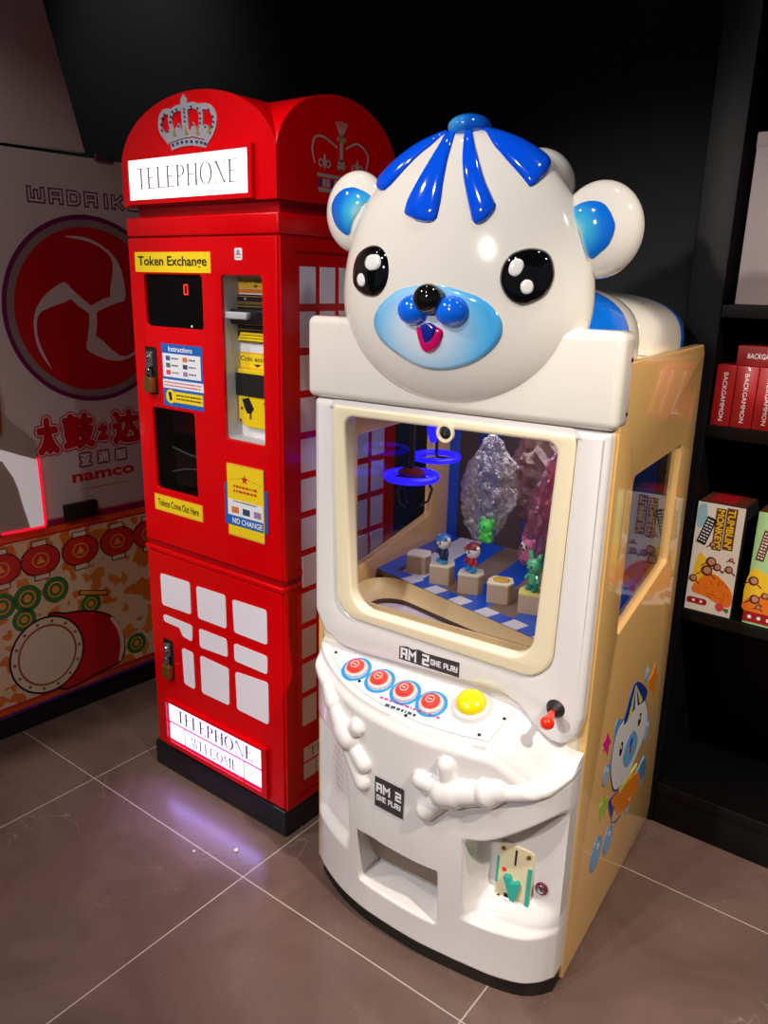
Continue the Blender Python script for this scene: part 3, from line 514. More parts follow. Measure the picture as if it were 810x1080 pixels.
# upper cabinet: carcass and pierced door
g = G(); g.M = FRONT(.06); g.rect(-.5, .6815, 0, 1.43, 0, .052, 'red_gloss', 0, 0, [[(-.494, .688), (-.006, .688), (-.006, 1.424), (-.494, 1.424)]])
g.M = Matrix(); g.box(-.5, .06, .6815, 0, KD, 1.43, 'red_gloss')
g.obj('upper_cabinet', kiosk)
disp = avgrect(R['display']); tokw = avgrect(R['tokwin']); rec = avgrect(R['recess']); lkr = avgrect(R['lockrec'])
hole = lambda a, r=.006: rrect(a[0], a[1], a[2], a[3], r)
g = G(); g.M = FRONT(.008); g.rect(-.498, .684, -.003, 1.427, 0, .009, 'red_gloss', .003, .002, [hole(disp, .01), hole(tokw, .008), hole(rec, .008)])
g.obj('upper_door', kiosk)
padlock(kiosk, R['lockrec'], 'brass padlock on the upper door')
# display
g = G(); g.M = FRONT(.006); g.rect(disp[0] - .003, disp[1] - .003, disp[2] + .003, disp[3] + .003, -.004, 0, 'black_gloss')
dsp = g.obj('display_window', kiosk)
du = (R['digit'][0][0] + R['digit'][2][0]) / 2
g = G(); g.M = FRONT(.0058); g.stroke([[(du - .006, 1.305), (du - .0055, 1.3255), (du + .006, 1.3255), (du + .0055, 1.305), (du - .006, 1.305)]], .0022, 0, .0004, 'digit_red')
g.obj('digit', dsp)
g = G(); g.M = FRONT(.0058); g.disc((-.285, 1.2345), .0022, 0, .0004, 'led_green'); g.obj('indicator_light', dsp)
# token chute window
g = G(); g.M = FRONT(.0595); a = tokw
g.rect(a[0], a[1], a[2], a[3], 0, .001, 'inside_dark'); g.rect(a[0], a[1], a[2], a[3], 0.0, .05, 'black_matte', 0, 0, [hole((a[0] + .001, a[1] + .001, a[2] - .001, a[3] - .001), .002)])
tk = g.obj('token_chute', kiosk)
g = G(); vz = lambda k: a[1] + (a[3] - a[1]) * k
g.M = FRONT(.058)
g.rect(a[0] + .002, vz(.45), a[2] - .002, vz(.66), 0, .004, 'black_gloss'); g.rect(a[0] + .055, vz(.68), a[2] - .003, vz(.98), 0, .003, 'red_dark')
g.tube([(a[0] + .004, vz(.47), .006), (a[0] + .08, vz(.42), .012), (a[2] - .004, vz(.4), .006)], .0022, 'wire_pale', 6); g.tube([(a[0] + .004, vz(.16), .01), (a[0] + .07, vz(.25), .02), (a[2] - .006, vz(.29), .01)], .0022, 'wire_pale', 6)
g.poly([(a[0] + .085, vz(.52)), (a[0] + .105, vz(.5)), (a[0] + .12, vz(.54)), (a[0] + .1, vz(.57))], .004, .005, 'jewel_gold')
g.obj('coin_tray', tk)
g = G(); g.M = FRONT(.007); g.rect(a[0] - .002, a[1] - .002, a[2] + .002, a[3] + .002, 0, .001, 'dark_glass')
g.obj('glass', tk)
# bill and coin recess
g = G(); g.M = FRONT(.0595); a = rec
g.rect(a[0], a[1], a[2], a[3], 0, .008, 'recess_white'); g.rect(a[0] - .003, a[1] - .003, a[2] + .003, a[3] + .003, 0, .053, 'recess_grey', 0, 0, [hole(a, .008)])
rcs = g.obj('recess_liner', kiosk)
b = avgrect(R['bill_plate']); BX1 = -.0495
g = G(); g.M = FRONT(.0515); g.rect(b[0], b[1], BX1, b[3], 0, .006, 'plastic_black', .003, .0015)
l = avgrect(R['bill_lbl1']); g.rect(l[0] + .002, l[1], BX1 - .006, l[3], .006, .0065, 'gold_dull', 0, 0, [[(l[0] + .003, l[1] + .001), (BX1 - .007, l[1] + .001), (BX1 - .007, l[3] - .001), (l[0] + .003, l[3] - .001)]])
squiggle_rows(g, l[0] + .01, l[1] + .004, BX1 - .014, l[3] - .011, 2, 'gold_dull', .006, .0065, .3)
g.disc((l[0] + .035, l[3] - .006), .003, .006, .0065, 'note_mauve')
l = avgrect(R['bill_yel']); g.rect(l[0] + .002, l[1] + .001, BX1 - .005, l[3] - .002, .006, .0064, 'gold_dull', 0, 0, [[(l[0] + .003, l[1] + .002), (BX1 - .006, l[1] + .002), (BX1 - .006, l[3] - .003), (l[0] + .003, l[3] - .003)]])
for k in range(3): g.poly([(l[0] + .006 + .004 * k, l[1] + .004 + .0065 * k), (BX1 - .009 - .004 * k, l[1] + .004 + .0065 * k), (BX1 - .012 - .004 * k, l[1] + .009 + .0065 * k), (l[0] + .009 + .004 * k, l[1] + .009 + .0065 * k)], .006, .0067, 'coin_yellow')
ba = g.obj('bill_acceptor', rcs)
l = avgrect(R['bill_mouth'])
g = G(); g.M = FRONT(.046); g.rect(b[0] - .004, l[1] - .010, BX1 + .002, l[3] + .006, 0, .022, 'plastic_black', .006, .004)
g.rect(b[0] - .002, l[1] + .001, b[0] + .078, l[3] + .001, .02, .036, 'mouth_grey', .006, .004)
g.obj('bill_slot', rcs)
l = avgrect(R['bill_top_lbl']); g = G(); g.M = FRONT(.0515); g.rect(l[0] - .001, l[1], -.05, l[3], 0, .0006, 'gold_edge'); g.text('Insert Bill Here', l[0] + .006, l[1] + .011, -.053, l[3] - .004, 0, .0009, 'ink_black', .01)
g.poly([(-.13, l[1] + .007), (-.112, l[1] + .007), (-.121, l[1] + .002)], 0, .0009, 'ink_black'); g.rect(b[0] - .004, 1.312, -.05, 1.3205, 0, .0005, 'label_orange')
g.obj('bill_label', rcs)
l = avgrect(R['coin_lbl']); g = G(); g.M = FRONT(.0515); g.rect(l[0] - .003, l[1] - .002, -.0495, l[3] + .002, 0, .0005, 'label_orange'); g.rect(l[0], l[1], -.05, l[3], 0, .0008, 'yellow_label'); g.text('Coin accepted', l[0] + .01, l[1] + .012, -.056, l[3] - .006, 0, .0011, 'ink_black', .01)
g.poly([(-.132, l[1] + .009), (-.108, l[1] + .009), (-.12, l[1] + .003)], 0, .0011, 'ink_black')
g.obj('coin_label', rcs)
l = avgrect(R['coin_yel']); g = G(); g.M = FRONT(.0515); g.poly(fillet([(l[0], l[1] + .018), (l[0] + .02, l[1]), (-.06, l[1]), (-.05, l[1] + .01), (-.05, l[3]), (l[0], l[3])], .004), 0, .014, 'coin_yellow', bev=.003)
ca = g.obj('coin_acceptor', rcs)
k = avgrect(R['coin_blk']); g = G(); g.M = FRONT(.0375); g.rect(k[0] + .001, k[1], -.05, k[3], 0, .004, 'black_matte', .002, .001)
g.poly([(-.158, 1.079), (-.136, 1.084), (-.12, 1.06), (-.128, 1.05), (-.142, 1.047), (-.15, 1.058)], 0, .0006, 'ink_black'); g.rect(-.135, 1.035, -.129, 1.052, 0, .0006, 'ink_brown')
for u, v in ((-.165, 1.03), (-.075, 1.03), (-.085, 1.075), (-.16, 1.058)): g.disc((u, v), .0035, 0, .0006, 'ink_brown')
g.obj('coin_slot', ca)
# labels and posters on the door
def sheet(name, a, m, parent, y=-.001, th=.0008, r=.001):
    b = G(); b.M = FRONT(y); b.rect(a[0], a[1], a[2], a[3], 0, th, m, r); return b
a = avgrect(R['token_lbl']); g = sheet('x', a, 'yellow_label', kiosk); g.text('Token Exchange', a[0] + .012, a[1] + .008, a[2] - .012, a[3] - .009, 0, .0012, 'ink_black', .018); g.obj('name_label', kiosk, label='yellow label with black lettering')
a = avgrect(R['tokens_out']); g = sheet('x', a, 'gold_edge', kiosk); g.rect(a[0] + .003, a[1] + .003, a[2] - .003, a[3] - .003, 0, .001, 'yellow_label'); g.text('Tokens Come Out Here', a[0] + .014, a[1] + .013, a[2] - .014, a[3] - .011, 0, .0014, 'ink_black', .012); g.obj('chute_label', kiosk)
a = avgrect(R['tag']); g = sheet('x', a, 'sticker_white', kiosk, r=.004); g.disc(((a[0] + a[2]) / 2, a[3] - .008), .005, 0, .001, 'note_mauve'); squiggle_rows(g, a[0] + .004, a[1] + .003, a[2] - .004, a[1] + .014, 2, 'ink_brown', 0, .001); g.obj('price_tag', kiosk)
a = avgrect(R['instr']); g = sheet('x', a, 'sticker_blue', kiosk)
w = avgrect(R['instr_white']); g.rect(w[0], w[1], w[2], w[3], 0, .0011, 'sticker_white'); w2 = avgrect(R['instr_white2']); g.rect(w2[0] + .001, w2[1], w2[2], w2[3], 0, .0011, 'sticker_white')
y2 = avgrect(R['instr_yel']); g.rect(y2[0], y2[1], y2[2], y2[3], 0, .0011, 'yellow_label'); cc = R['instr_circ'][0]; g.disc(cc, .017, 0, .0013, 'yellow_label'); g.disc(cc, .0165, 0, .0014, 'yellow_label')
g.text('Instructions', a[0] + .026, w[3] + .005, a[2] - .034, a[3] - .005, 0, .0013, 'sticker_white', .02)
for i, (mm, c, r_) in enumerate((('note_blue', 0, 0), ('note_orange', 1, 0), ('note_green', 0, 1), ('note_navy', 1, 1), ('note_red', 0, 2), ('note_mauve', 1, 2))):
    u = w[0] + .012 + c * .062; v = w[3] - .008 - r_ * .0165; g.rect(u, v - .0085, u + .016, v + .002, 0, .0014, mm); squiggle_rows(g, u + .021, v - .007, u + .046, v + .001, 1, 'ink_black', 0, .0014, .4, i)
squiggle_rows(g, w2[0] + .006, w2[1] + .003, w2[2] - .008, w2[3] - .003, 2, 'ink_red', 0, .0014, .4, 9); squiggle_rows(g, y2[0] + .008, y2[1] + .005, y2[2] - .005, y2[3] - .004, 2, 'ink_black', 0, .0014, .4, 12)
g.poly([(cc[0] - .007, cc[1] + .01), (cc[0] + .003, cc[1] + .011), (cc[0] + .006, cc[1] - .008), (cc[0] - .003, cc[1] - .01)], 0, .0016, 'ink_black')
g.obj('instruction_poster', kiosk, label='blue and white instruction sticker')
a = avgrect(R['nc_hold']); g = G(); g.M = FRONT(-.001); g.rect(a[0], a[1], a[2], a[3], 0, .002, 'holder_blue', .003); hd = g.obj('card_holder', kiosk)
a = avgrect(R['nochange']); g = G(); g.M = FRONT(-.0032); g.rect(a[0], a[1], a[2], a[3], 0, .0012, 'gold_edge', .003); g.rect(a[0] + .002, a[1] + .004, a[2] - .001, a[3] - .004, 0, .0016, 'yellow_label', .003)
w = avgrect(R['nc_white']); g.rect(a[0] + .002, w[1], a[2] - .004, w[3], 0, .0019, 'sticker_white'); w = avgrect(R['nc_blue']); g.rect(a[0] - .004, w[1], a[2] - .003, w[3] + .002, 0, .0021, 'sticker_blue'); g.text('NO CHANGE', a[0] + .016, w[1] + .005, a[2] - .006, w[3] - .003, 0, .0024, 'sticker_white', .02)
st = R['nc_star'][0]; st = (st[0], st[1] - .004)
g.poly([(st[0] + (.012 if k % 2 == 0 else .0045) * math.sin(k * PI / 5), st[1] + (.012 if k % 2 == 0 else .0045) * math.cos(k * PI / 5)) for k in range(10)], 0, .002, 'ink_red')
for k in range(12): t = k / 11; g.disc((a[0] + .012 + t * (a[2] - a[0] - .022), st[1] - .006 + .008 * math.sin(t * PI)), .0016, 0, .002, 'ink_red' if k % 2 else 'label_orange', n=8)
squiggle_rows(g, a[0] + .022, .868, a[2] - .02, .89, 2, 'ink_red', 0, .002, .5, 3); squiggle_rows(g, a[0] + .02, .845, a[2] - .02, .852, 1, 'ink_black', 0, .0022, .4, 4)
for k, mm in enumerate(('note_orange', 'note_navy', 'note_mauve')): g.rect(a[0] + .014 + k * .037, .82, a[0] + .038 + k * .037, .835, 0, .0022, mm)
g.obj('notice_card', hd, label='yellow card with blue bottom band')
# side of the kiosk
g = G(); g.M = SIDE(0); g.rect(.004, .0745, KD - .002, .6545, -.003, .0035, 'red_gloss', 0, 0, [[(.045, .09), (KD - .045, .09), (KD - .045, .64), (.045, .64)]]); g.rect(.004, .684, KD - .002, 1.427, -.003, .0035, 'red_gloss', 0, 0, [[(.045, .70), (KD - .045, .70), (KD - .045, 1.40), (.045, 1.40)]])
g.obj('side_frame', kiosk)
g = G(); g.M = SIDE(0)
for r_ in range(12):
    zt = 1.3695 - .0917 * r_
    if abs(zt - .038 - .668) < .03: pass
    for c in range(5):
        u = .0615 + .0635 * c; g.rect(u, zt - .0755, u + .049, zt, .0, .0012 if not (.64 < zt < .75) else .0042, 'tile_white', .001)
g.obj('side_window_panels', kiosk, label='white panes in rows on the side wall')
g = G(); g.M = SIDE(0); g.rect(.0655, .182, .36, .2216, 0, .001, 'tile_white'); g.rect(.0655, .131, .108, .176, 0, .001, 'tile_white'); g.rect(.112, .131, .31, .176, 0, .001, 'tile_white'); g.rect(.314, .131, .36, .176, 0, .001, 'tile_white')
serif_text(g, 'TELEPHONE', .085, .19, .34, .214, .001, .0014, 'sign_letter'); serif_text(g, 'WELCOME', .14, .141, .285, .166, .001, .0014, 'sign_letter')
g.obj('side_sign', kiosk)
# collar, neck, arched roof
g = G(); g.box(-.497, -.003, 1.4305, .004, KD, 1.472, 'red_gloss', .004); g.box(-.466, .012, 1.472, -.006, KD - .01, 1.497, 'red_dark')
g.obj('collar', kiosk)
xc, xa, yc, ya, zs, zh = -.2455, .2505, .189, .195, 1.578, .137
n = 49
def arch(t, h=zh): return zs + h * math.sqrt(max(0.0, 1 - t * t))
ts = [math.sin(-PI / 2 + PI * i / (n - 1)) for i in range(n)]
vs = []; fs = []
for i in range(n):
    for j in range(n): vs.append((xc + xa * ts[i], yc + ya * ts[j], max(arch(ts[i]), arch(ts[j], zh - .004))))
for i in range(n - 1):
    for j in range(n - 1):
        a_, b_, c_, d_ = i * n + j, (i + 1) * n + j, (i + 1) * n + j + 1, i * n + j + 1
        if (i - (n - 1) / 2 + .5) * (j - (n - 1) / 2 + .5) > 0: fs += [[a_, b_, c_], [a_, c_, d_]]
        else: fs += [[a_, b_, d_], [b_, c_, d_]]
edge = [i * n for i in range(n)] + [(n - 1) * n + j for j in range(1, n)] + [i * n + n - 1 for i in range(n - 2, -1, -1)] + [j for j in range(n - 2, 0, -1)]
o_ = len(vs)
for e in edge: vs.append((vs[e][0], vs[e][1], 1.496))
ne = len(edge)
for k in range(ne): fs.append([edge[k], o_ + k, o_ + (k + 1) % ne, edge[(k + 1) % ne]])
fs.append([o_ + k for k in range(ne)])
g = G(); g.add(vs, [list(reversed(f)) if len(f) == 4 and f[1] >= o_ else f for f in fs], 'red_gloss')
roof = g.obj('arched_roof', kiosk, smooth=25)
us = (-.458, 1.5085, -.066, 1.592)
g = G(); g.M = FRONT(-.005); g.rect(us[0] - .012, us[1] - .01, us[2] + .012, us[3] + .008, 0, .012, 'red_gloss', 0, 0, [[(us[0], us[1]), (us[2], us[1]), (us[2], us[3]), (us[0], us[3])]])
tsn = g.obj('roof_sign_frame', kiosk)
g = G(); g.M = FRONT(-.005); g.rect(us[0], us[1], us[2], us[3], 0, .009, 'sign_glow_top'); g.obj('light_panel', tsn, label='glowing white sign panel')
g = G(); g.M = FRONT(-.005); serif_text(g, 'TELEPHONE', us[0] + .028, us[1] + .022, us[2] - .03, us[3] - .018, .0091, .0096, 'sign_letter_bloom'); g.obj('sign_lettering', tsn)  # letters emit a little to paint in the panel's bloom
# crowns
def cw(p): return (-.35 + (p[0] - 60) / 655 * .187, 1.6557 - ((p[1] - 420) + (p[0] - 60) * .1527) / 6000)
g = G(); g.M = FRONT(-.006)
def cstroke(pts, wd, m='silver_foil', w1=.0026): g.stroke([[cw(p) for p in spline(pts, 4, False)]], wd, 0, w1, m)
g.poly([cw(p) for p in [(190, 625), (330, 572), (450, 550), (610, 585), (600, 660), (450, 640), (330, 655), (205, 705)]], 0, .003, 'silver_foil')
g.poly([cw(p) for p in [(165, 600), (140, 520), (180, 455), (240, 485), (300, 380), (335, 480), (375, 395), (430, 480), (462, 365), (500, 470), (545, 430), (600, 395), (650, 470), (615, 570), (450, 535), (330, 558), (190, 612)]], 0, .0029, 'silver_foil')
cstroke([(165, 590), (85, 470), (80, 350), (115, 270), (180, 245), (215, 275)], .012, w1=.0022); cstroke([(215, 460), (197, 330), (225, 250), (290, 208), (350, 205)], .012, w1=.0024); cstroke([(370, 160), (375, 430)], .02, w1=.0032)
cstroke([(395, 190), (470, 178), (535, 215), (550, 300), (545, 440)], .012, w1=.0026); cstroke([(555, 195), (620, 195), (680, 255), (697, 350), (670, 470), (612, 570)], .012, w1=.0023)
g.poly([cw(p) for p in [(365, 50), (390, 100), (375, 140), (412, 185), (415, 230), (330, 235), (330, 190), (352, 140), (342, 100)]], 0, .0034, 'silver_foil')
for p in [(225, 640), (280, 620), (330, 605), (385, 598), (440, 595), (500, 598), (550, 605), (590, 615)]: g.poly(ell(cw(p), .0042, .0032, 10), .003, .004, 'jewel_blue')
for p in [(100, 470), (95, 400), (110, 330), (140, 280), (205, 370), (210, 310), (235, 250), (280, 225), (372, 220), (373, 260), (374, 310), (375, 365), (545, 270), (548, 330), (543, 380), (520, 215), (450, 195), (640, 235), (680, 310), (690, 370), (670, 420), (300, 420), (460, 400), (600, 425), (175, 480)]: g.poly(ell(cw(p), .0028, .0024, 8), .002, .0042, 'jewel_blue')
for p in [(385, 480), (515, 480), (250, 500), (640, 460)]: g.poly([(cw(p)[0], cw(p)[1] + .011), (cw(p)[0] + .006, cw(p)[1] - .004), (cw(p)[0], cw(p)[1] - .007), (cw(p)[0] - .006, cw(p)[1] - .004)], .003, .004, 'jewel_gold')
cr = g.obj('crown_emblem', kiosk, label='silver crown with dark jewels')
mat('foil_dull', 'B9A7A2', .35, metal=.3)
g = G(); g.M = SIDE(.0045)
c0 = .188
for pts in ([(.104, 1.575), (.0969, 1.5997), (.104, 1.62), (.1181, 1.6263), (.14, 1.624), (.172, 1.612)], [(.204, 1.613), (.225, 1.6225), (.2413, 1.6263), (.262, 1.62), (.2774, 1.6046), (.272, 1.578)]):
    g.stroke([spline(pts, 5, False)], .0042, 0, .0008, 'foil_dull')
g.rect(c0 - .005, 1.566, c0 + .005, 1.626, 0, .0008, 'foil_dull')
for k in range(7): g.stroke([[(c0, 1.628), (c0 - .018 + .006 * k, 1.6625 - .001 * abs(k - 3))]], .0022, 0, .0008, 'foil_dull')
g.rect(c0 - .014, 1.623, c0 + .014, 1.632, 0, .001, 'jewel_gold')
for fx in (.135, .241):
    g.poly([(fx, 1.596), (fx + .005, 1.58), (fx, 1.562), (fx - .005, 1.58)], 0, .0008, 'foil_dull')
    g.ring((fx - .011, 1.576), .008, .005, 0, .0008, 'foil_dull', 14); g.ring((fx + .011, 1.576), .008, .005, 0, .0008, 'foil_dull', 14)
g.ring((c0, 1.577), .012, .008, 0, .0008, 'foil_dull', 16)
g.poly([(.112, 1.556), (.264, 1.556), (.262, 1.549), (.114, 1.549)], 0, .0008, 'foil_dull'); g.poly([(.114, 1.5285), (.262, 1.5285), (.258, 1.52), (.118, 1.52)], 0, .0008, 'foil_dull')
for k in range(12): g.rect(.117 + .0122 * k, 1.531, .126 + .0122 * k, 1.546, 0, .0008, 'silver_foil' if k % 3 else 'jewel_blue')
g.obj('side_crown_emblem', kiosk, label='faint crown print')

# ------------------------------------------------------------------ bear claw machine
BX, BY, BA = -0.466, 1.236, 0.0673323
bear = thing('claw_machine', 'cream and white claw machine topped by a white bear head in a blue striped cap', 'claw machine', (BX, BY, 0), BA)
W_ = .618
side_out = [(0, 0), (.585, .022), (.598, .06), (.548, 1.0), (.539, 1.213), (.522, 1.231), (0, 1.226)]
win = [tuple(p) for p in R['side_win']]; win = [(win[1][0] + .002, 1.021), (.118, .712), (win[4][0], win[4][1]), (win[0][0], win[0][1])]
winr = fillet(win, .012, 4)
g = G(); g.M = SIDE(-.018); g.poly(fillet(side_out, .01, 4), 0, .018, 'side_cream', [winr], bev=.003)
sp = g.obj('side_panel', bear)
g = G(); g.M = SIDE(-.013); g.poly(inset(ccw(winr), -.002), 0, .003, 'side_glass'); g.obj('side_glass', sp)
g = G(); g.M = SIDE(.0)
def blob(p, m, w, n=5): g.poly(spline(p, n), 0, w, m)
S_ = R['st']
for k, p in enumerate(S_['bub']):
    c = p[0]; big = k in (0,)
    r_ = (.046, .028, .036, .022, .04, .03)[k]; g.disc(c, r_ * .78, 0, .0006, 'bubble_blue', r_ * .9, 24); g.disc(c, r_ * .62, 0, .0009, 'bubble_pale' if k not in (0, 4) else 'st_sky', r_ * .74, 20); g.disc((c[0] + r_ * .2, c[1] + r_ * .3), r_ * .16, 0, .0012, 'st_white', n=10)
for nm, m in (('star_p', 'st_pink'), ('star_g', 'st_green'), ('star_o', 'st_orange'), ('star_b', 'st_sky')): g.poly(S_[nm], 0, .0008, m)
blob(S_['arm'], 'st_sky', .0008); blob(S_['body_b'], 'st_navy', .0008); blob(S_['body'], 'st_orange', .0011)
blob(S_['earL'], 'bubble_blue', .0008); g.poly(inset(spline(S_['head'], 5), -.004), 0, .0009, 'st_navy'); blob(S_['head'], 'st_white', .0012); blob(S_['muz'], 'st_sky', .0015)
h_ = S_['hat']; g.poly(spline(h_, 5), 0, .0015, 'st_navy')
hx = lambda a, b, t: (a[0] + (b[0] - a[0]) * t, a[1] + (b[1] - a[1]) * t)
for t0, t1, m in ((.2, .36, 'st_lemon'), (.5, .62, 'st_white'), (.72, .86, 'st_lemon')):
    A_, B_ = (.236, .466), (.395, .462); g.poly([(.300, .532), hx(A_, B_, t0), hx(A_, B_, t1)], 0, .0018, m)
for e in (S_['eye1'][0], S_['eye2'][0]): g.disc(e, .011, 0, .0018, 'eye_black', .0165, 16); g.disc((e[0] - .002, e[1] + .005), .004, 0, .0021, 'st_white', .005, 10)
g.disc((.318, .385), .012, 0, .0018, 'snout_blue', .01, 14); g.disc((.318, .365), .007, 0, .0018, 'tongue_pink', .012, 12)
g.poly([(.27, .292), (.40, .285), (.40, .273), (.27, .28)], 0, .0015, 'st_lemon')
g.obj('sticker', sp, label='bear, star and bubble sticker')
g = G(); g.M = SIDE(-W_); g.poly(fillet(side_out, .01, 4), 0, .018, 'side_cream', [winr], bev=.003)
sp2 = g.obj('side_panel', bear)
g = G(); g.M = SIDE(-W_ + .008); g.poly(inset(ccw(winr), -.002), 0, .003, 'side_glass'); g.obj('side_glass', sp2)
# carcass: back, decks, feet
g = G(); g.box(-.6, .535, .05, -.018, .55, 1.215, 'cream'); g.box(-.6, .004, .045, -.018, .55, .06, 'cream'); g.box(-.6, .03, 1.195, -.018, .55, 1.215, 'cream'); g.box(-.6, .0, 1.115, -.018, .535, 1.125, 'inside_dark')
g.obj('carcass', bear)
for x in (-.56, -.06):
    g = G(); g.lathe([(.02, 0), (.024, .004), (.024, .02), (.012, .024), (.012, .046)], (x, .53), 'rubber_black', 18); g.obj('foot', bear)
# front bulkhead behind door and shell
g = G(); g.M = FRONT(.012); g.rect(-.606, .05, -.012, 1.12, 0, .012, 'cream', 0, 0, [[(-.535, .67), (-.085, .67), (-.085, 1.1), (-.535, 1.1)]]); g.obj('front_bulkhead', bear)
# white window door with dropped corner for the joystick
door = [(-.611, 1.117), (-.611, .662), (-.585, .612), (-.54, .594), (-.49, .590), (-.25, .602), (-.165, .606), (-.125, .588), (-.09, .552), (-.06, .537), (-.035, .538), (-.012, .566), (-.006, .60), (-.006, 1.117)]
dr = fillet(door, [.008, .04, .03, .03, .03, .03, .03, .04, .04, .03, .03, .02, .02, .008], 5)
fo = [(-.562, 1.109), (-.062, 1.109), (-.070, .655), (-.548, .668)]
fr_o = fillet(fo, [.012, .012, .055, .055], 7)
fi = [(-.531, 1.089), (-.091, 1.092), (-.108, .688), (-.508, .690)]
fr_i = fillet(fi, [.02, .02, .05, .05], 7)
g = G(); g.M = FRONT(0); g.poly(dr, .0, .026, 'shell_white', [inset(ccw(fr_o), .002)], bev=.012)
d_ = g.obj('window_door', bear)
g = G(); g.M = FRONT(0); g.poly(fr_o, .004, .031, 'cream', [fr_i], bev=.006); g.obj('window_frame', d_, label='cream window frame')
g = G(); g.M = FRONT(0); g.poly(inset(ccw(fr_i), -.004), .006, .010, 'front_glass'); g.obj('window_glass', d_)
g = G(); g.M = FRONT(-.030); lc = (-.303, 1.084); g.ring(lc, .0175, .0125, 0, .006, 'cream', 28); g.disc(lc, .013, 0, .004, 'chrome', bev=.002); g.disc(lc, .006, .004, .0055, 'ink_black', n=16); g.rect(lc[0] - .0012, lc[1] - .004, lc[0] + .0012, lc[1] + .004, .0055, .006, 'steel')
g.obj('cam_lock', d_)
# torn label strip on the door
g = G(); g.M = FRONT(-.0255); lb = (-.391, .6085, -.253, .6425)
g.poly([(lb[0], lb[1]), (lb[2], lb[1]), (lb[2], lb[3] - .002), (-.33, lb[3] - .004), (-.345, lb[3] - .001), (-.36, lb[3] - .005), (-.372, lb[3] - .002), (lb[0], lb[3] - .006)], 0, .0008, 'sticker_grey')
sq_text(g, 'AM 2', lb[0] + .006, .614, -.323, .633, .0048, .0008, .0012, 'sticker_white'); sq_text(g, 'ONE PLAY', -.316, .6185, -.258, .6285, .0022, .0008, .0012, 'sticker_white')
g.obj('price_strip', d_)
# joystick
g = G(); g.M = FRONT(-.0255); jc = (-.055, .609); g.lathe([(.018, 0), (.0165, .003), (.013, .008), (.011, .014), (.0085, .018)], jc, 'rubber_black', 24)
js = g.obj('joystick', d_)
g = G(); g.tube([(jc[0], -.04, jc[1]), (jc[0] + .002, -.055, jc[1] - .001), (jc[0] + .004, -.068, jc[1] - .002)], [.006, .007, .007], 'knob_red', 12); g.sphere((jc[0] + .005, -.076, jc[1] - .003), .0128, 'knob_red', 24, 16); g.obj('ball_knob', js)

# moulded lower shell: a relief over (x, z)
PT = [(-.606, .0), (-.598, .026), (-.58, .046), (-.549, .068), (-.5, .095), (-.454, .113), (-.395, .127), (-.28, .137), (-.2, .133), (-.147, .128), (-.1, .121), (-.05, .103), (-.02, .075), (-.003, .046)]
def PX(x):
    if x <= PT[0][0]: return PT[0][1]
    for i in range(len(PT) - 1):
        if x <= PT[i + 1][0]:
            x0, y0 = PT[i]; x1, y1 = PT[i + 1]; xm, ym = PT[max(0, i - 1)]; xp, yp = PT[min(len(PT) - 1, i + 2)]
            t = (x - x0) / (x1 - x0); m0 = (y1 - ym) / max(1e-6, x1 - xm) * (x1 - x0); m1 = (yp - y0) / max(1e-6, xp - x0) * (x1 - x0)
            return (2 * t ** 3 - 3 * t * t + 1) * y0 + (t ** 3 - 2 * t * t + t) * m0 + (-2 * t ** 3 + 3 * t * t) * y1 + (t ** 3 - t * t) * m1
    return PT[-1][1]
SL = .4
def zback(x): return .588 - .065 * smooth01(-.14, -.02, x)
def ztop(x): return zback(x) - SL * PX(x)
CAPS = [  # relief limbs: (x, z, radius) to (x, z, radius)
    ((-.585, .548, .014), (-.525, .52, .015)), ((-.53, .523, .018), (-.512, .505, .022)), ((-.508, .50, .017), (-.465, .462, .026)), ((-.465, .462, .028), (-.452, .455, .028)),
    ((-.448, .468, .015), (-.425, .487, .017)), ((-.452, .452, .017), (-.405, .414, .018)), ((-.46, .445, .017), (-.408, .372, .018)),
    ((-.045, .480, .0135), (-.112, .464, .0135)), ((-.036, .488, .017), (.002, .53, .022)), ((-.112, .468, .020), (-.128, .460, .026)), ((-.13, .458, .020), (-.195, .438, .026)), ((-.195, .437, .028), (-.212, .432, .028)),
    ((-.206, .45, .016), (-.212, .488, .017)), ((-.215, .436, .017), (-.262, .44, .018)), ((-.21, .422, .017), (-.25, .378, .019))]
def relief(x, z):
    best = 0.0
    for (ax, az, ar), (bx, bz, br) in CAPS:
        dx, dz = bx - ax, bz - az; L2 = dx * dx + dz * dz; t = max(0, min(1, ((x - ax) * dx + (z - az) * dz) / L2))
        ex, ez = x - ax - dx * t, z - az - dz * t; r_ = ar + (br - ar) * t; q = ex * ex + ez * ez; r2 = r_ * 1.12
        if q < r2 * r2:
            h = math.sqrt(max(0, r2 * r2 - q)) * .95; best = max(best, h) if abs(best - h) > .006 else max(best, h) + .0
    return best
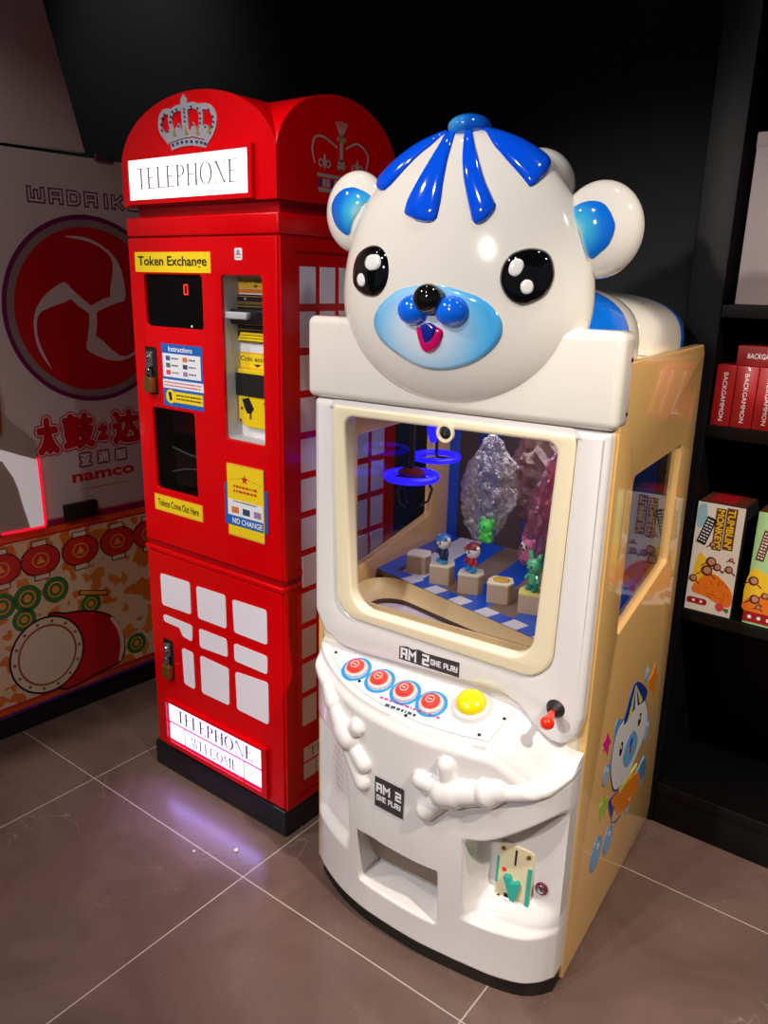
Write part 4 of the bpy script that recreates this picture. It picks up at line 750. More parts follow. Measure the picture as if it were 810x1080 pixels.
def depth(x, z):
    zt = ztop(x); p = PX(x) * (.88 + .12 * smooth01(.03, .34, z))
    # rounded shoulder under the console
    k = (z - (zt - .022)) / .022
    if k > 0: p -= .016 * min(1, k * k)
    # coin recess, right
    top = .335 + .095 * smooth01(-.19, .02, x) ** 1.3
    mk = smooth01(-.176, -.150, x) * (1 - smooth01(top - .008, top + .010, z)) * smooth01(.150, .165, z)
    if mk > 0:
        fl = smooth01(.158, .215, z); ins = .044 + (p - .050) * (1 - fl) * .75
        p = p + (min(p, ins) - p) * mk
    # speaker recess, left
    edge = -.452 - .018 * smooth01(.3, .43, z)
    mk = (1 - smooth01(edge - .022, edge + .004, x)) * (1 - smooth01(.40, .43, z)) * smooth01(.165, .19, z)
    if mk > 0:
        fl = smooth01(.17, .26, z); p = p - mk * (.020 + .016 * fl) * smooth01(-.606, -.56, x)
    # prize chute
    mx = smooth01(-.424, -.414, x) * (1 - smooth01(-.234, -.224, x)); mk = mx * smooth01(.108, .118, z) * (1 - smooth01(.236, .246, z))
    if mk > 0:
        inn = .112 + (.015 - .112) * smooth01(.112, .126, z); p = p + (min(p, inn) - p) * mk
    rim = 0.0
    return max(0.0, p) + relief(x, z) * smooth01(-.606, -.58, x)
NX, NZ = 210, 176
vs = []; fs = []; cols = []
for i in range(NX):
    x = -.606 + (.603) * i / (NX - 1); col = []
    zt = ztop(x)
    pts = [(.0, .04), (-max(0, depth(x, .04) - .006), .04)]
    for j in range(NZ): z = .044 + (zt - .004 - .044) * j / (NZ - 1); pts.append((-depth(x, z), z))
    yf = pts[-1][0]
    for t in (.0, .12, .3, .55, .8, 1.0):
        y = (-PX(x) + .02) * (1 - t) if t > 0 else min(0, -PX(x) + .012)
        y = min(0, max(yf, y)); pts.append((y, zback(x) + SL * y))
    cols.append(len(vs)); vs += [(x, p[0], p[1]) for p in pts]
m_ = len(pts)
for i in range(NX - 1):
    for j in range(m_ - 1):
        a = i * m_ + j; b = a + m_; fs.append([a, b, b + 1, a + 1])
# close the right flank back to the bulkhead
e = (NX - 1) * m_; o_ = len(vs)
for j in range(m_): vs.append((vs[e + j][0] + .0005, 0.0, vs[e + j][2]))
for j in range(m_ - 1): fs.append([e + j, o_ + j, o_ + j + 1, e + j + 1])
g = G(); g.add(vs, fs, 'shell_white'); shell = g.obj('front_shell', bear, smooth=60)
# black skirt under the shell
pl = [(x, -max(.0, PX(x) * .86 - .012)) for x in [-.6 + .594 * i / 40 for i in range(41)]]
g = G(); g.M = TOP(0); g.poly(pl + [(-.006, .0), (-.6, .0)], 0, .042, 'base_black'); g.box(-.6, 0, .006, -.018, .02, .05, 'base_black'); g.obj('base_skirt', bear)
# chute flap, speaker holes
g = G(); g.M = frame((-.324, -.078, .19), (1, 0, 0), (0, -.046, .098)); g.rect(-.089, -.052, .089, .050, 0, .003, 'flap_brown', .003, .001); g.obj('prize_flap', shell, label='brown flap inside the prize opening')
g = G()
for i in range(9):
    for j in range(8):
        u = -.555 + .0075 * i + .004 * (j % 2); z = .245 + .018 * j
        if (u + .53) ** 2 / .03 ** 2 + (z - .31) ** 2 / .07 ** 2 < 1: g.sphere((u, -depth(u, z) + .0002, z), (.0012, .001, .0012), 'hole_dark', 8, 6)
g.obj('speaker_grille', shell)
# console sheet and buttons on the sloping top
N1 = math.sqrt(1 + SL * SL)
CON = frame((0, 0, .5885), (1, 0, 0), (0, 1, SL))
cy = lambda y: y * N1
out_ = [(-.566, -.018), (-.548, -.040), (-.52, -.058), (-.48, -.078), (-.43, -.096), (-.376, -.107), (-.283, -.116), (-.206, -.112), (-.147, -.104), (-.133, -.028)]
g = G(); g.M = CON; g.poly([(x, cy(y)) for x, y in out_], 0, .0012, 'shell_white'); g.stroke([[(x, cy(y)) for x, y in out_ + out_[:1]]], .0009, .0012, .0015, 'recess_grey')
for x, y in ((-.548, -.03), (-.453, -.076), (-.318, -.112), (-.142, -.05), (-.168, -.098)): g.disc((x, cy(y)), .0035, .0012, .0022, 'rubber_black', n=12)
for x, y in ((-.478, -.052), (-.414, -.060), (-.349, -.066), (-.286, -.071)): g.ring((x, cy(y)), .0325, .0255, .0012, .0016, 'ring_blue', 36)
squiggle_rows(g, -.39, cy(-.098), -.255, cy(-.089), 1, 'st_pink', .0012, .0016, .5, 5); squiggle_rows(g, -.37, cy(-.11), -.30, cy(-.1), 1, 'note_navy', .0012, .0016, .6, 6)
con = g.obj('console_sheet', shell)
for x, y in ((-.478, -.052), (-.414, -.060), (-.349, -.066), (-.286, -.071)):
    g = G(); g.M = CON; g.lathe([(.0245, .0012), (.0245, .006), (.022, .0085), (.0185, .0085)], (x, cy(y)), 'button_clear', 28); b_ = g.obj('button', bear, label='red push button with clear collar')
    g = G(); g.M = CON; g.lathe([(.0185, .006), (.0185, .0125), (.016, .0155), (.009, .0165), (.0002, .0167)], (x, cy(y)), 'button_red', 26, False)
    g.ring((x, cy(y)), .009, .0075, .0164, .0174, 'button_clear', 18); g.rect(x - .004, cy(y) - .001, x + .004, cy(y) + .001, .0164, .0174, 'button_clear'); g.obj('button_cap', b_)
yx, yy = -.209, -.05
g = G(); g.M = CON; g.lathe([(.0385, .0012), (.0385, .006), (.035, .012), (.0305, .014), (.0300, .014)], (yx, cy(yy)), 'shell_white', 36); b_ = g.obj('button', bear, label='large yellow dome button with white collar')
g = G(); g.M = CON; g.lathe([(.0295, .012), (.0295, .018), (.027, .025), (.021, .030), (.012, .0325), (.0002, .033)], (yx, cy(yy)), 'button_yellow', 32, False); g.obj('button_cap', b_)
# small label on the belly
lx = (-.3715, .3345, -.3015, .4025); ly = -(depth(-.337, .37) + .0022)
tilt = (depth(-.3715, .37) - depth(-.3015, .37)) / .07
g = G(); g.M = frame((-.3365, ly, .3685), (1, tilt, 0), (0, -.02, 1)); h_, k_ = .035, .034
g.rect(-h_, -k_, h_, k_, 0, .0008, 'sticker_grey'); sq_text(g, 'AM 2', -.029, .003, .029, .019, .0045, .0008, .0012, 'sticker_white'); sq_text(g, 'ONE PLAY', -.029, -.017, .029, -.007, .0022, .0008, .0012, 'sticker_white')
g.obj('belly_label', shell, label='grey label with white lettering')
# coin mechanism
g = G(); CM_ = frame((-.098, -.0465, .236), (1, .05, 0), (0, .1, 1)); g.M = CM_ @ Matrix.Scale(1.16, 4)
g.poly(fillet([(-.029, -.058), (.029, -.058), (.032, -.04), (.031, .06), (-.029, .062), (-.031, -.03)], .006, 4), 0, .007, 'coin_cream', bev=.002)
cm = g.obj('coin_mechanism', bear, label='cream coin slot plate with teal handle')
g = G(); g.M = CM_ @ Matrix.Scale(1.16, 4)
g.rect(-.001, .026, .0025, .054, .006, .0075, 'hole_dark')
for u, v in ((-.022, .05), (.023, .05), (-.022, -.04), (.022, -.047)): g.disc((u, v), .0035, .006, .009, 'brass', n=12)
g.disc((-.017, .012), .004, .006, .008, 'knob_red', n=12); g.rect(.024, -.04, .031, .03, .005, .0082, 'coin_teal'); g.rect(-.031, -.016, -.027, .032, .005, .0082, 'coin_teal'); g.rect(-.013, -.05, -.005, -.03, .006, .0075, 'hole_dark')
g.obj('slot', cm)
g = G(); g.M = CM_ @ Matrix.Scale(1.16, 4); g.poly(fillet([(-.016, .006), (-.004, .008), (.0, -.004), (.012, .004), (.014, -.006), (.010, -.034), (.0, -.034), (-.008, -.012)], .003, 3), .007, .018, 'coin_teal', bev=.002); g.obj('handle', cm)
g = G(); g.M = frame((-.042, -.046, .238), (1, .05, 0), (0, .1, 1)); g.disc((0, 0), .0125, 0, .004, 'lock_plum', bev=.001); g.disc((0, 0), .0085, .004, .0065, 'chrome', bev=.002); g.rect(-.0012, -.004, .0012, .004, .0065, .007, 'ink_black'); g.obj('coin_door_lock', bear)
# header box under the head
g = G(); g.box(-.627, -.03, 1.119, .003, .036, 1.277, 'bear_white', .016, 5)
for z in (1.145, 1.232): g.sphere((.003, .014, z), (.002, .004, .004), 'rubber_black', 10, 8)
g.obj('header_box', bear)

# ---- head
HC = Vector((-.31, .005, 1.316))
def hrad(q): return (.243, .085 if q[1] < 0 else .12, .195 if q[2] < 0 else .272)
def hnorm(q):
    e = 2.0
    return Vector(q) / math.sqrt((abs(q[0]) ** e + abs(q[2]) ** e) ** (2 / e) + q[1] ** 2)
def hpt(q, lift=0.0):
    q = hnorm(q); r_ = hrad(q); p = HC + Vector((q[0] * r_[0], q[1] * r_[1], q[2] * r_[2]))
    if lift: nrm = Vector((q[0] / r_[0], q[1] / r_[1], q[2] / r_[2])).normalized(); p += nrm * lift
    return tuple(p)
g = G(); nu, nv = 96, 64
def hq(i, j):
    th = -PI / 2 + PI * min(max(j / (nv - 1), .0005), .9995); ph = 2 * PI * i / nu
    return hpt((math.cos(th) * math.cos(ph), math.cos(th) * math.sin(ph), math.sin(th)))
g.grid(hq, nu, nv, 'bear_white', closeu=True); head = g.obj('head', bear, smooth=180)
def patch(outline, m, dome=0.0, rim=.0008, rings=8, sub=4, pt=hpt):
    o = spline([tuple(p) for p in outline], sub); c = sum((Vector(p) for p in o), Vector()) / len(o); n = len(o); vs = [pt(c, rim + dome)]; fs = []
    for r_ in range(1, rings + 1):
        t = r_ / rings
        for p in o: vs.append(pt(c + (Vector(p) - c) * t, rim + dome * math.sqrt(max(0, 1 - t * t))))
    for p in o: vs.append(pt(Vector(p), -.002))
    for i in range(n):
        j = (i + 1) % n; fs.append([0, 1 + i, 1 + j])
        for r_ in range(rings): a = 1 + r_ * n; b = a + n; fs.append([a + i, b + i, b + j, a + j])
    # keep the winding outward
    v0, v1, v2 = Vector(vs[0]), Vector(vs[1]), Vector(vs[2])
    if (v1 - v0).cross(v2 - v0).dot(v0 - HC) < 0: fs = [list(reversed(f)) for f in fs]
    G_ = G(); G_.add(vs, fs, m); return G_
def petal(Lp, Rp, lift=.010):
    Lc, Rc = spline([tuple(p) for p in Lp], 5, False), spline([tuple(p) for p in Rp], 5, False)
    def samp(c, t):
        f = t * (len(c) - 1); i = min(int(f), len(c) - 2); f -= i; a, b = Vector(c[i]), Vector(c[i + 1]); return a + (b - a) * f
    nt, ns = 30, 14; vs = []; fs = []
    for i in range(nt):
        for j in range(-1, ns + 1):
            s_ = max(0, min(1, j / (ns - 1))); tm = .95 + .15 * max(0, math.sin(PI * s_)) ** .5; t = i / (nt - 1) * tm; q = samp(Lc, t) * (1 - s_) + samp(Rc, t) * s_
            edge = (4 * s_ * (1 - s_)) ** .5 * min(1, (1 - i / (nt - 1)) * 6) ** .5
            vs.append(hpt(q, -.002 if j in (-1, ns) else .0015 + lift * edge * (.3 + .7 * i / nt)))
    w = ns + 2
    for i in range(nt - 1):
        for j in range(w - 1): a = i * w + j; fs.append([a, a + 1, a + w + 1, a + w])
    for j in range(w - 1): pass
    b0 = (nt - 1) * w; o_ = len(vs)
    for j in range(w): vs.append(hpt(Vector(vs[b0 + j]) - HC if False else samp(Lc, 1 + .0) * (1 - max(0, min(1, (j - 1) / (ns - 1)))) + samp(Rc, 1.0) * max(0, min(1, (j - 1) / (ns - 1))), -.003))
    for j in range(w - 1): fs.append([b0 + j, b0 + j + 1, o_ + j + 1, o_ + j])
    v = [Vector(vs[k]) for k in (w * 5 + 6, w * 5 + 7, w * 6 + 6)]
    if (v[1] - v[0]).cross(v[2] - v[0]).dot(v[0] - HC) < 0: fs = [list(reversed(f)) for f in fs]
    G_ = G(); G_.add(vs, fs, 'petal_blue'); return G_
pairs = [(R['s1L'], R['s1R']), (R['s2L'], R['s2R']), (R['s3L'], R['s3R']), (R['s4L'], R['s4R'])]
# the cap goes on round the back with the same stripes
back = [(( .20, .30), (.62, .40)), ((-.12, .35), (.06, .95)), ((-.62, .4), (-.2, .3))]
for L_, R_ in pairs: petal(L_, R_).obj('cap_stripe', head, smooth=180, label='blue cap stripe')
for k in range(3):
    a0 = math.radians(50 + 40 * k - 11); a1 = a0 + math.radians(22)
    L_ = [(math.cos(a0) * math.sin(t), math.sin(a0) * math.sin(t), math.cos(t)) for t in (.12, .3, .5, .7, .9, 1.0)]; R_ = [(math.cos(a1) * math.sin(t), math.sin(a1) * math.sin(t), math.cos(t)) for t in (.12, .3, .5, .7, .9, 1.0)]
    petal(L_, R_).obj('cap_stripe', head, smooth=180, label='blue cap stripe')
radial_material('knob_gradient', [(0, '5FB6EE'), (.5, '2E8FE4'), (1, '0A5FD8')], (-.33, -.02, 1.603), (.04, .04, .04))  # paler blue towards the knob's upper front left
g = G(); g.sphere((-.307, .01, 1.592), (.037, .036, .021), 'knob_gradient', 28, 18); g.obj('cap_knob', head)
# white fold of the cap behind the right stripe
g = G(); g.sphere((-.196, .055, 1.500), (.060, .066, .060), 'bear_white', 28, 18); g.obj('cap_fold', head)
radial_material('snout_paint', [(0, 'EAF1FA'), (.38, 'D4E8FC'), (.66, 'A0D6FC'), (.86, '66C2FA'), (1, '4AB2F6')], (-.33, -.08, 1.262), (.125, .2, .105))
patch(R['muz'], 'snout_paint', 0.0, .001).obj('snout', head, smooth=180)
for k in ('eyeL', 'eyeR'):
    e = patch(R[k], 'eye_black', .009, .0012).obj('eye', head, smooth=180)
    for h_ in ('_h1', '_h2'):
        o = [Vector(p) for p in R[k + h_]]; ec = sum((Vector(p) for p in R[k]), Vector()) / len(R[k]); rr = sum((Vector(p) - ec).length for p in R[k]) / len(R[k])
        t = min(.95, (sum(o, Vector()) / len(o) - ec).length / rr)
        patch(R[k + h_], 'eye_white', .0015, .0012 + .009 * math.sqrt(1 - t * t) + .0006, rings=4).obj('eye_highlight', e, smooth=180)
def face(q, out=0.0):
    p = hpt(q); return (p[0], p[1] - out, p[2])
for c, nm in ((R['noseL'][0], 'L'), (R['noseR'][0], 'R')):
    p = face(c, -.002); g = G(); g.sphere((p[0] + (.002 if nm == 'L' else -.001), p[1], p[2]), (.0312, .025, .0262), 'snout_blue', 28, 18); g.obj('muzzle_cheek', head)
p = face(R['nose'][0], .012); g = G(); g.sphere((p[0], p[1], p[2] + .002), (.0275, .019, .0245), 'nose_black', 28, 18); g.obj('nose', head)
mo = [Vector(p) for p in R['mouth']]; mc = sum(mo, Vector()) / len(mo)
patch(mo, 'tongue_pink', .005, .0025).obj('tongue', head, smooth=180)
patch([mc + Vector(((p - mc).x * .55, (p - mc).y, (p - mc).z * .62 + .055)) for p in mo], 'mouth_dark', .003, .0068, rings=5).obj('mouth', head, smooth=180)
# ears
for c, nm, pol in (((-.072, .022, 1.428), 'R', R['earRb']), ((-.556, .04, 1.468), 'L', R['earLb'])):
    er = (.069, .036, .074); g = G(); g.sphere(c, er, 'bear_white', 40, 26); ea = g.obj('ear', bear, smooth=180)
    def ept(q, lift=0.0):
        u, v = (q[0] - c[0]) / er[0], (q[1] - c[2]) / er[2]; k = max(.02, 1 - u * u - v * v); y = c[1] - er[1] * math.sqrt(k)
        n_ = Vector((u / er[0], -math.sqrt(k) / er[1], v / er[2])).normalized(); return tuple(Vector((q[0], y, q[1])) + n_ * lift)
    sg = 1 if nm == 'R' else -1
    gc = sum((Vector(p) for p in pol), Vector((0, 0))) / len(pol)
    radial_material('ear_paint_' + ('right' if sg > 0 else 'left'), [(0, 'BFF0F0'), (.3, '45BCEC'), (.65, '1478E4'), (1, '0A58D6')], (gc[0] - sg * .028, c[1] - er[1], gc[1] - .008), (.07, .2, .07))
    o = [(gc[0] + (p[0] - gc[0]) * 1.0, gc[1] + (p[1] - gc[1]) * 1.0) for p in pol]
    HC_ = HC; P_ = patch([(a, b) for a, b in o], 'ear_paint_' + ('right' if sg > 0 else 'left'), .004, .001, rings=7, sub=5, pt=ept) if False else None
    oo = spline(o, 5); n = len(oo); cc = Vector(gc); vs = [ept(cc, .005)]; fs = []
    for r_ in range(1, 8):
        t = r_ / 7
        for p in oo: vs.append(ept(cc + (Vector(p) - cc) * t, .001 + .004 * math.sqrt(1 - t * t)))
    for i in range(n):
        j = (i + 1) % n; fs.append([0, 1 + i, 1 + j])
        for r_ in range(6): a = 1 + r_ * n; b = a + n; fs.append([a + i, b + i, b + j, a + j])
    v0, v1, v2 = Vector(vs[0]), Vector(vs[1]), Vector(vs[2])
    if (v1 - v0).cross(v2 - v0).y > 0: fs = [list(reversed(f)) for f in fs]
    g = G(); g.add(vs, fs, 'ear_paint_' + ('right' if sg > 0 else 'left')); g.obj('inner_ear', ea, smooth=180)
# rounded striped body behind the head, lying on the cabinet roof
def loaf(g, y0, y1, yc, ry, hgt, m, hx_=.262, z0=1.216, nseg=10, ex=2.6):
    def fn(i, j):
        y = y0 + (y1 - y0) * i / nseg; k = max(0.0, 1 - abs((y - yc) / ry) ** ex) ** (1 / ex); a = PI * j / 28
        ca, sa = math.cos(a), math.sin(a); e = 2 / 3.2
        return (-.31 + hx_ * (.35 + .65 * k) * math.copysign(abs(ca) ** e, ca), y, z0 + hgt * k * abs(sa) ** e)
    g.grid(fn, nseg + 1, 29, m)
g = G(); loaf(g, .012, .06, .18, .168, .135, 'bear_white'); loaf(g, .06, .165, .18, .168, .135, 'body_blue'); loaf(g, .165, .348, .18, .168, .135, 'bear_white', nseg=16)
g.obj('body_lobe', bear, smooth=60)
g = G(); loaf(g, .3, .505, .45, .1555, .118, 'bear_white', .266, nseg=20, ex=5); loaf(g, .505, .6054, .45, .1555, .118, 'body_blue', .266, ex=5)
g.obj('rear_lobe', bear, smooth=60)

# ---- inside the cabinet
TZ = .69
g = G(); g.box(-.6, .532, .62, -.018, .536, 1.115, 'inside_dark')
for k in range(4): x = -.6 + .085 + .13 * k; g.box(x, .5295, .62, x + .06, .532, 1.115, 'inside_blue')
g.box(-.6, .5295, .62, -.57, .532, 1.115, 'tray_blue'); g.obj('back_wall', bear)
def fy(x): return .138 - .30 * (x + .40)          # front edge of the raised tray, running askew
g = G(); g.M = TOP(0)
tray = [(-.6, fy(-.6)), (-.018, fy(-.018)), (-.018, .53), (-.6, .53)]
g.poly(tray, TZ - .012, TZ, 'tray_brown')
g.poly([(-.6, fy(-.6)), (-.555, fy(-.555)), (-.555, .53), (-.6, .53)], TZ, TZ + .0008, 'tray_blue')
x = -.555; k = 0
while x < -.035:
    x2 = min(x + .037, -.032); g.poly([(x, fy(x) + .002), (x2, fy(x2) + .002), (x2 + .012, fy(x2) + .036), (x + .012, fy(x) + .036)], TZ, TZ + .0008, 'tray_white' if k % 2 else 'tray_blue'); x = x2; k += 1
for k in range(8):
    x = -.555 + .066 * k
    if x > -.06: break
    x2 = min(x + .066, -.032)
    g.poly([(x + .012, fy(x) + .036), (x2 + .012 if x2 < -.03 else x2, fy(x2) + .036), (x2, .53), (x, .53)], TZ, TZ + .0008, 'tray_blue' if k % 2 else ('tray_white' if k < 1 else 'tray_brown'))
trayo = g.obj('prize_tray', bear)
# scooped cream chute in front of the tray
A_ = fillet([(-.58, .02), (-.03, .02), (-.03, fy(-.03) - .001), (-.58, fy(-.58) - .001)], [.02, .02, .012, .06], 6)
def lerp2(p, c, k, ky): return (c[0] + (p[0] - c[0]) * k, c[1] + (p[1] - c[1]) * ky)
cA = (-.3, .07); rings = [(1.0, 1.0, TZ), (.985, .96, TZ - .012), (.95, .86, TZ - .026), (.9, .78, TZ - .034), (.87, .74, TZ - .036)]
g = G(); n = len(A_); vs = []; fs = []
for k, ky, z in rings: vs += [(*lerp2(p, cA, k, ky), z) for p in A_]
for r_ in range(len(rings) - 1):
    for i in range(n): j = (i + 1) % n; a = r_ * n; fs.append([a + j, a + i, a + n + i, a + n + j])
g.add(vs, fs, 'tray_cream')
vs = [(*lerp2(p, cA, .87, .74), TZ - .036) for p in A_] + [(*lerp2(p, cA, .86, .73), TZ - .046) for p in A_]; fs = []
for i in range(n): j = (i + 1) % n; fs.append([j, i, n + i, n + j])
g.add(vs, fs, 'hole_shade_brown'); g.obj('chute_scoop', bear, smooth=50)  # brown wall colour holds the shadow band under the scoop rim
g = G(); g.box(-.58, .02, TZ - .056, -.04, .19, TZ - .047, 'chute_lilac'); g.obj('chute_floor', bear)
g = G(); g.box(-.6, .013, .60, -.018, .019, TZ, 'tray_cream'); g.obj('chute_front', bear)
# crane; glowing blue rings stand in for reflections in the left glass
g = G(); g.box(-.6, .285, 1.095, -.018, .315, 1.113, 'plastic_black', .003); g.obj('crane_rail', bear)
cx_, cy_ = -.535, .235
g = G(); g.box(cx_ - .045, cy_ - .045, 1.06, cx_ + .045, cy_ + .045, 1.098, 'plastic_black', .006); g.lathe([(.007, .935), (.007, 1.06)], (cx_, cy_), 'plastic_black', 14); g.lathe([(.026, .918), (.032, .924), (.032, .93), (.018, .938)], (cx_, cy_), 'hub_red', 24)
cr = g.obj('crane', bear)
g = G(); g.torus((cx_, cy_, .918), .056, .0085, 'reflection_blue', 48, 12); g.obj('reflection_ring', cr, label='blue ring standing in for a reflection')
for k in range(3):
    a = 2 * PI * k / 3 + .4; ca, sa = math.cos(a), math.sin(a); g = G(); g.tube([(cx_ + .03 * ca, cy_ + .03 * sa, .92), (cx_ + .048 * ca, cy_ + .048 * sa, .89), (cx_ + .04 * ca, cy_ + .04 * sa, .862), (cx_ + .022 * ca, cy_ + .022 * sa, .85)], .003, 'plastic_black', 8); g.obj('claw_finger', cr)
g = G(); g.torus((-.535, .345, .945), .052, .007, 'reflection_blue', 48, 12); g.tube([(-.535, .345, .945), (-.535, .345, 1.113)], .004, 'plastic_black', 8)  # second reflected ring, built as glowing geometry
for k in range(3): a = 2 * PI * k / 3; g.tube([(-.535, .345, .945), (-.535 + .052 * math.cos(a), .345 + .052 * math.sin(a), .945)], .003, 'plastic_black', 6)
g.obj('reflection_ring', bear, label='blue ring at the back standing in for a reflection')
g = G(); g.M = frame((-.462, .20, 1.045), (1, -.5, 0), (0, 0, 1)) @ Matrix.Diagonal((.75, 1.5, 1, 1)); g.torus((0, 0, 0), .016, .008, 'reflection_blue', 32, 10); g.disc((0, 0), .016, -.004, 0, 'reflection_blue'); g.tube([(0, .02, 0), (0, .045, 0)], .004, 'plastic_black', 8); g.obj('reflection_oval', bear, label='small blue oval standing in for a reflection')  # glowing oval built for a reflection in the left glass

# ---- prizes: blocks with figurines, bags with toys (each stands in the cabinet by itself)
ca_, sa_ = math.cos(BA), math.sin(BA)
def wpos(x, y, z): return (BX + x * ca_ - y * sa_, BY + x * sa_ + y * ca_, z)
PZ = TZ + .001
def block_thing(x, y, lab, topm, pad=None):
    t = thing('display_block', lab, 'block', wpos(x, y, PZ), BA + .25, 'display blocks on the prize tray')
    g = G(); g.M = TOP(0); hx6 = [(-.026, -.024), (.02, -.024), (.028, -.004), (.02, .024), (-.02, .026), (-.028, .004)]
    g.poly(fillet(hx6, .004, 3), 0, .040, 'pedestal_tan', bev=.001); g.obj('block_body', t)
    g = G(); g.M = TOP(.040); g.poly(fillet([(a * 1.02, b * 1.02) for a, b in hx6], .004, 3), 0, .005, topm, bev=.002); to = g.obj('block_top', t)
    if pad: g = G(); g.M = TOP(.045); g.disc((0, 0), .018, 0, .003, pad, .015, 20, .001); g.obj('round_pad', to)
    return t
spots = [(-.511, .245), (-.433, .218), (-.354, .206), (-.278, .196), (-.200, .184), (-.136, .205)]
block_thing(*spots[0], 'empty tan block, first in the row from the left side glass', 'pedestal_cream')
block_thing(*spots[1], 'tan block carrying the figurine in a dark blue outfit', 'pedestal_cream')
block_thing(*spots[2], 'tan block carrying the figurine in a red outfit', 'pedestal_cream')
block_thing(*spots[3], 'tan block with a round gold pad on top and no figurine', 'pedestal_cream', 'pad_gold')
block_thing(*spots[4], 'yellow-topped block carrying the green eared figurine', 'pedestal_yellow')
g = G(); g.box(-.03, -.025, 0, .03, .03, .04, 'block_yellow', .006); o = g.obj('toy_block'); o.location = wpos(*spots[5], PZ); o.rotation_euler = (0, 0, BA + .2); tag(o, 'bright yellow block at the right end of the prize row', 'block')
def figurine(x, y, lab, headm, capm, bodym, legm, footm, ears='round', s=1.0):
    t = thing('toy_figurine', lab, 'figurine', wpos(x, y, PZ + .0452), BA - .45, 'toy figurines on the display blocks')
    for sx in (-1, 1):
        g = G(); g.tube([(sx * .0075, 0, .004), (sx * .0065, 0, .016 * s)], [.0055, .006], legm, 10); lg = g.obj('leg', t)
        g = G(); g.sphere((sx * .0085, -.004, .0045), (.007, .0105, .0045), footm, 14, 10); g.obj('shoe', lg)
        g = G(); g.tube([(sx * .0095, 0, .031 * s), (sx * .016, -.003, .026 * s), (sx * .018, -.006, .019 * s)], [.0042, .004, .0045], bodym, 10); g.obj('arm', t)
    g = G(); g.lathe([(.0085, .013 * s), (.0115, .018 * s), (.0105, .028 * s), (.0065, .036 * s)], (0, 0), bodym, 18); g.obj('torso', t)
    g = G(); hz = .048 * s; g.sphere((0, -.001, hz), (.0185, .0165, .0155), headm, 22, 16); hd_ = g.obj('head', t)
    g = G()
    for sx in (-1, 1): g.sphere((sx * .0065, -.0160, hz + .001), (.0022, .0014, .003), 'eye_black', 10, 8)
    g.sphere((0, -.0175, hz - .004), (.003, .002, .002), 'eye_black', 10, 8); g.obj('face', hd_)
    for sx in (-1, 1):
        g = G()
        if ears == 'round': g.sphere((sx * .0165, 0, hz + .009), (.0065, .004, .0065), headm, 14, 10)
        else: g.tube([(sx * .009, 0, hz + .011), (sx * .014, 0, hz + .024), (sx * .0155, .001, hz + .029)], [.0045, .0055, .003], headm, 10)
        g.obj('ear', hd_)
    if capm:
        g = G(); g.sphere((0, .001, hz + .0075), (.0178, .0165, .0125), capm, 22, 12); g.box(-.009, -.021, hz + .007, .009, -.010, hz + .0095, capm, .001); g.obj('cap', hd_)
    return t
figurine(*spots[1], 'white-faced toy figurine in a blue cap and dark blue outfit', 'toy_white', 'toy_blue', 'toy_navy', 'toy_navy', 'toy_cyan')
figurine(*spots[2], 'pale-faced toy figurine with maroon cap and red outfit', 'toy_white', 'toy_maroon', 'toy_red', 'toy_cyan', 'toy_cyan', s=.97)
figurine(*spots[4], 'all-green eared toy figurine on the yellow-topped block', 'toy_green', None, 'toy_green', 'toy_teal', 'toy_teal', 'long', 1.1)
def bag(name, lab, prof, x, y, m, stretch=.55, lean=0.0, seed=2):
    """crumpled film bag hung from the roof; prof = [(z, radius)] from top down"""
    rnd = random.Random(seed); n = 40; t = thing(name, lab, 'bag', wpos(x, y, prof[0][0]), BA, 'film prize bags hung in the claw machine')
    ph = [rnd.uniform(0, 6.28) for _ in range(6)]; z0 = prof[0][0]; pr = []
    for (za, ra), (zb, rb) in zip(prof, prof[1:]):
        for k in range(6): f = k / 6; pr.append((za + (zb - za) * f, ra + (rb - ra) * (f * f * (3 - 2 * f))))
    pr.append(prof[-1])
    g = G(); vs = []; fs = []; K = len(pr)
    for i in range(K):
        z, r_ = pr[i]
        for k in range(n):
            a = 2 * PI * k / n; c = 1 + .16 * math.sin(3 * a + ph[0] + 14 * (z - z0)) + .1 * math.sin(7 * a + ph[1] - 31 * (z - z0)) + .2 * rnd.uniform(-1, 1)
            vs.append((r_ * c * math.cos(a) + lean * (z0 - z), r_ * c * stretch * math.sin(a), z - z0))
    for i in range(K - 1):
        for k in range(n): j = (k + 1) % n; fs.append([i * n + k, (i + 1) * n + k, (i + 1) * n + j, i * n + j])
    fs.append([(K - 1) * n + k for k in reversed(range(n))])
    g.add(vs, fs, m); g.obj('film', t, smooth=0)
    g = G(); g.tube([(0, 0, .002), (0, 0, max(.01, 1.112 - z0))], .0012, 'toy_white', 6); g.torus((0, 0, -.002), max(.004, prof[0][1] * .6), .002, 'steel', 16, 6); g.obj('hang_string', t)
    return t
bag('prize_bag', 'clear crumpled teardrop bag holding a lime green toy', [(1.035, .008), (1.02, .022), (.96, .05), (.89, .058), (.84, .04), (.80, .024), (.790, .004)], -.345, .25, 'bag_film', .5, -.03, 3)
bag('prize_bag', 'slim pink bag with a white toy in its tip', [(1.03, .008), (1.0, .02), (.92, .03), (.84, .028), (.78, .024), (.766, .005)], -.178, .235, 'bag_pink', .6, -.24, 5)
bag('prize_bag', 'wide dusky rose bag hanging behind the other two bags', [(1.08, .012), (1.04, .07), (.95, .1), (.86, .085), (.80, .05), (.785, .006)], -.25, .38, 'bag_rose', .45, .0, 8)
